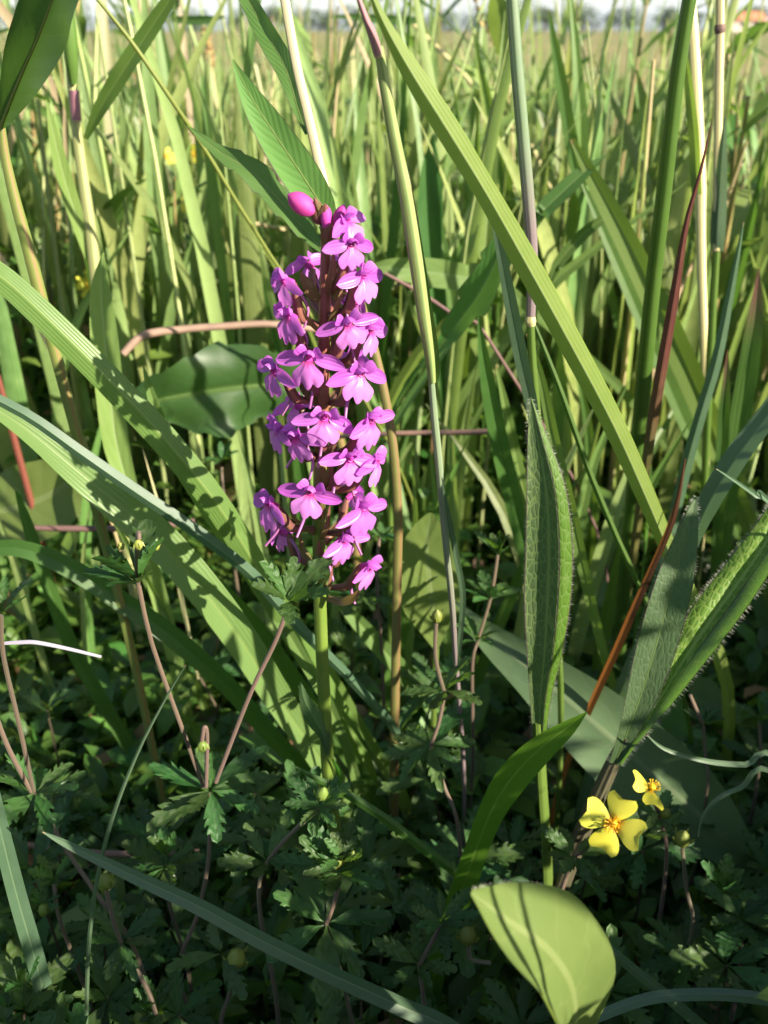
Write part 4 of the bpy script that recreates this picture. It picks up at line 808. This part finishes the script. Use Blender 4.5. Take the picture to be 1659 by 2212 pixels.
while nb < 2700:
    y = logu(.36, 5.0); x = rr.uniform(-1, 1)*(.5*y+.1); h = rr.uniform(.12, .34) if y < 1.1 else rr.uniform(.08, .24)
    if x > .16*y and y > .7 and rr.random() < (.93 if x > .3*y else .7): continue
    if rr.random() < .12: h *= 1.3
    if y < .6 and h > .3: h *= .75
    if .5 < y < 1.1 and h > .22 and rr.random() < .4: h *= .65
    if shades_orchid(x, y, h): continue
    pts = grass_pts(x, y, h, rr); rv = rr.random()
    if rr.random() < .3: culm_into(gs, [p*1 for p in pts], rr.uniform(.0007, .0016)*(1+.1*y), r=rv)
    else: blade_into(g, pts, rr.uniform(.003, .0095)*(1+.08*y), rr, r=rv)
    nb += 1
GAPS = [P(930, 1240, .228), P(930, 1180, .228), P(1150, 1450, .205), P(1250, 1540, .195), P(1325, 1780, .1475), P(1180, 2060, .0775)]  # spots kept sunlit by lowering the unseen plants on their sun side
nb = 0
def envelope(x, y):  # height limit of unseen plants, shaped to shade the low foreground
    d = Vector((x, y, 0))-OB; sd_ = d.dot(SH); lat = -d.x*SH.y+d.y*SH.x; e = (.168 if .022 < lat < .1 else .145 if abs(lat) < .023 else .108)+max(0, sd_)*TE
    for q in GAPS:
        d = Vector((x-q.x, y-q.y, 0)); s_ = d.dot(SH)
        if s_ > .02 and (d-SH*s_).length < .016: e = min(e, q.z-.012+s_*TE)
    return e
while nb < 1700:                         # meadow goes on beside and behind the camera, heights shaped for shade and sun
    x = rr.uniform(-1.1, 1.5); y = rr.uniform(-.9, .55); h = rr.uniform(.1, .3)
    if in_view_near(x, y, h=h) or math.hypot(x, y) < .1: continue
    if h > envelope(x, y) and rr.random() < .92: h = envelope(x, y)*rr.uniform(.6, 1)
    pts = grass_pts(x, y, h, rr); rv = rr.random()
    if rr.random() < .25: culm_into(gs, pts, rr.uniform(.0007, .0014), r=rv)
    else: blade_into(g, pts, rr.uniform(.003, .007), rr, r=rv)
    nb += 1
tag(obj('meadow_grass', g, M['grass']), 'dense mass of sunlit green meadow grass reaching to the field', 'grass', kind='stuff')
tag(obj('meadow_grass', gs, M['pale_culm']), 'many thin upright grass stalks mixed through the meadow', 'grass', kind='stuff')
# single blades standing behind the orchid
protos = []
for i in range(12):
    r2 = random.Random(300+i); gg = G(); h = 1.0; pts = grass_pts(0, 0, h, r2); pts[0].z = -.02
    a = r2.uniform(-.6, .6)-math.pi/2
    ribbon(gg, pts, [.018, .026, .022, .001], Vector((math.cos(a), math.sin(a), .2)), 12, fold(.32), 0, None, .05, seed=i, twist=r2.uniform(-.6, .6))
    me = mesh('grass', gg); me.materials.append(M[['blade', 'grass', 'blade', 'herb_pale', 'blade_dark', 'grass'][i % 6]]); protos.append(me)
k = 0
while k < 200:
    y = .25+.45*rr.random()**1.3; x = rr.uniform(-1, 1)*(.46*y+.02); h = rr.uniform(.1, .27)
    if y < .36 and rr.random() < .6: continue
    if y < .36: h = min(h, .14)
    if shades_orchid(x, y, h): continue
    o = bpy.data.objects.new('grass_shoot', protos[k % 12]); col.objects.link(o); o.location = (x, y, 0); s = h*rr.uniform(.75, 1.5)
    o.rotation_euler = (rr.uniform(-.12, .12), rr.uniform(-.18, .18), rr.uniform(-.9, .9)); o.scale = (s, s, h)
    kd = ('mid green', 'yellowish', 'mid green', 'broad pale', 'dark green', 'yellowish')[k % 12 % 6]
    tag(o, kd+' grass blade standing in the meadow just beyond the orchid', 'grass shoot', kd+' grass blades just beyond the orchid'); k += 1
# undergrowth of small leaves
g = G(); rr = random.Random(9)
def cluster(x, y, h, sz, n):
    rv = rr.random()
    for _ in range(n):
        a = rr.random()*6.283; e = rr.uniform(-.1, 1.0); d = Vector((math.cos(a)*math.cos(e), math.sin(a)*math.cos(e), math.sin(e)))
        s = d.cross(Vector((rr.uniform(-.5, .5), rr.uniform(-.5, .5), 1))).normalized(); nn = s.cross(d); c = Vector((x, y, h*rr.uniform(.35, 1)))+d*sz*.2; L_ = sz*rr.uniform(.7, 1.4); W_ = L_*rr.uniform(.16, .28)
        v = [c, c+d*L_*.35+s*W_+nn*W_*.4, c+d*L_*.4, c+d*L_*.35-s*W_+nn*W_*.4, c+d*L_*.72+s*W_*.9+nn*W_*.2, c+d*L_*.78-nn*W_*.2, c+d*L_*.72-s*W_*.9+nn*W_*.2, c+d*L_-nn*L_*.12]
        g.add(v, [(0, 1, 2), (0, 2, 3), (1, 4, 5, 2), (2, 5, 6, 3), (4, 7, 5), (5, 7, 6)], [(.5, 0), (0, .3), (.5, .3), (1, .3), (0, .7), (.5, .7), (1, .7), (.5, 1)], (rv+rr.random()*.25) % 1)
    if h > .02:
        p = Vector((x, y, h)); w_ = Vector((.0005, 0, 0)); g.add([p-w_, p+w_, Vector((x, y, 0))+w_, Vector((x, y, 0))-w_], [(0, 1, 2, 3)], [(0, 0)]*4, rv)
for ci in range(5600):
    y = logu(.2, 3.6); x = rr.uniform(-1, 1)*(.5*y+.08); hm = .035+.115*min(1, max(0, (y-.27)/.35)); h = hm*rr.uniform(.25, 1)
    if ci > 3600: y = logu(.38, 1.5); x = rr.uniform(-.5, .2)*y; h = rr.uniform(.03, .17)
    if shades_orchid(x, y, h+.01): continue
    cluster(x, y, h, rr.uniform(.008, .018)*(1+.15*y), rr.randint(5, 9))
for _ in range(4200):  # unseen undergrowth raised towards the height limit to darken the foreground
    x = rr.uniform(-.8, 1.1); y = rr.uniform(-.7, .5)
    if rr.random() < .5: x = rr.uniform(.05, .5); y = rr.uniform(-.35, .25)
    h = min(.26, envelope(x, y)*rr.uniform(.25, .95))
    if in_view_near(x, y, h=h+.02) or math.hypot(x, y) < .1: continue
    cluster(x, y, h, rr.uniform(.01, .019), rr.randint(7, 11))
for _ in range(900):
    p = Pz(rr.uniform(-150, 1800), rr.uniform(1300, 2400), rr.uniform(.002, .03)); cluster(p.x, p.y, max(.006, p.z), rr.uniform(.007, .014), rr.randint(4, 7))
tag(obj('undergrowth', g, M['cover']), 'low tangle of small green leaves under the meadow grass', 'undergrowth', kind='stuff')
# leafy herbs in the middle distance
def herb_proto(seed):
    r2 = random.Random(seed); h = r2.uniform(.2, .3); st = [Vector((0, 0, -.004)), Vector((r2.uniform(-.01, .01), 0, h*.5)), Vector((r2.uniform(-.02, .02), r2.uniform(-.01, .01), h))]
    gg = G(); c = tube(gg, st, [.0014, .0012, .0006], 10, 7); parts = [('stem', mesh('stem', gg), 'herb_stem')]
    for k in range(8):
        p = c[2+k]; a = k*2.4+r2.uniform(-.3, .3); e = r2.uniform(.5, 1.1); L_ = r2.uniform(.05, .085)*(1-.05*k); d = Vector((math.cos(a)*math.cos(e), math.sin(a)*math.cos(e), math.sin(e)))
        gl = G(); pts = [p, p+d*L_*.35, p+d*L_*.7+Vector((0, 0, -L_*.04)), p+d*L_+Vector((0, 0, -L_*.16))]
        ribbon(gl, pts, [.002, .0085, .0075, .0004], Vector((-d.x*.6, -d.y*.6, 1)), 10, fold(.25), 0, None, .1, seed=k)
        parts.append(('leaf', mesh('leaf', gl), ('herb', 'herb_pale')[seed % 2]))
    for _, me, mk in parts: me.materials.append(M[mk])
    return parts
HP = [herb_proto(i) for i in range(4)]; k = 0
while k < 56:
    y = logu(.4, 1.6); x = rr.uniform(-1, 1)*(.45*y)
    if shades_orchid(x, y, .3): continue
    t = thing('meadow_herb', Vector((x, y, 0)), 'upright leafy herb with lance shaped leaves among the meadow grass', 'herb', 'leafy herbs through the meadow'); t.rotation_euler.z = rr.random()*6.28; q = rr.uniform(.75, 1.25); t.scale = (q*1.25, q*1.25, q*.9)
    for nm, me, _ in HP[k % 4]:
        o = bpy.data.objects.new(nm, me); col.objects.link(o); o.parent = t
    k += 1

# ------------------------------------------------------------------ air
g = G()
def closed_box(g, a, b):
    (x0, y0, z0), (x1, y1, z1) = a, b
    v = [Vector(q) for q in ((x0, y0, z0), (x1, y0, z0), (x1, y1, z0), (x0, y1, z0), (x0, y0, z1), (x1, y0, z1), (x1, y1, z1), (x0, y1, z1))]
    g.add(v, [(3, 2, 1, 0), (0, 1, 5, 4), (1, 2, 6, 5), (2, 3, 7, 6), (3, 0, 4, 7), (4, 5, 6, 7)], [(0, 0)]*8)
closed_box(g, (-9500, -700, -1.5), (9500, 9500, 130))
hm = bpy.data.materials.new('haze_mat'); hm.use_nodes = True; ht = hm.node_tree; ht.nodes.remove(ht.nodes['Principled BSDF'])
pv = ht.nodes.new('ShaderNodeVolumePrincipled'); pv.inputs['Color'].default_value = (.72, .82, 1, 1); pv.inputs['Density'].default_value = .00012; pv.inputs['Anisotropy'].default_value = 0
ht.links.new(pv.outputs[0], ht.nodes['Material Output'].inputs['Volume'])
hz = obj('haze', g, hm); tag(hz, 'thin pale blue haze over the far field and hills', 'haze', kind='stuff')
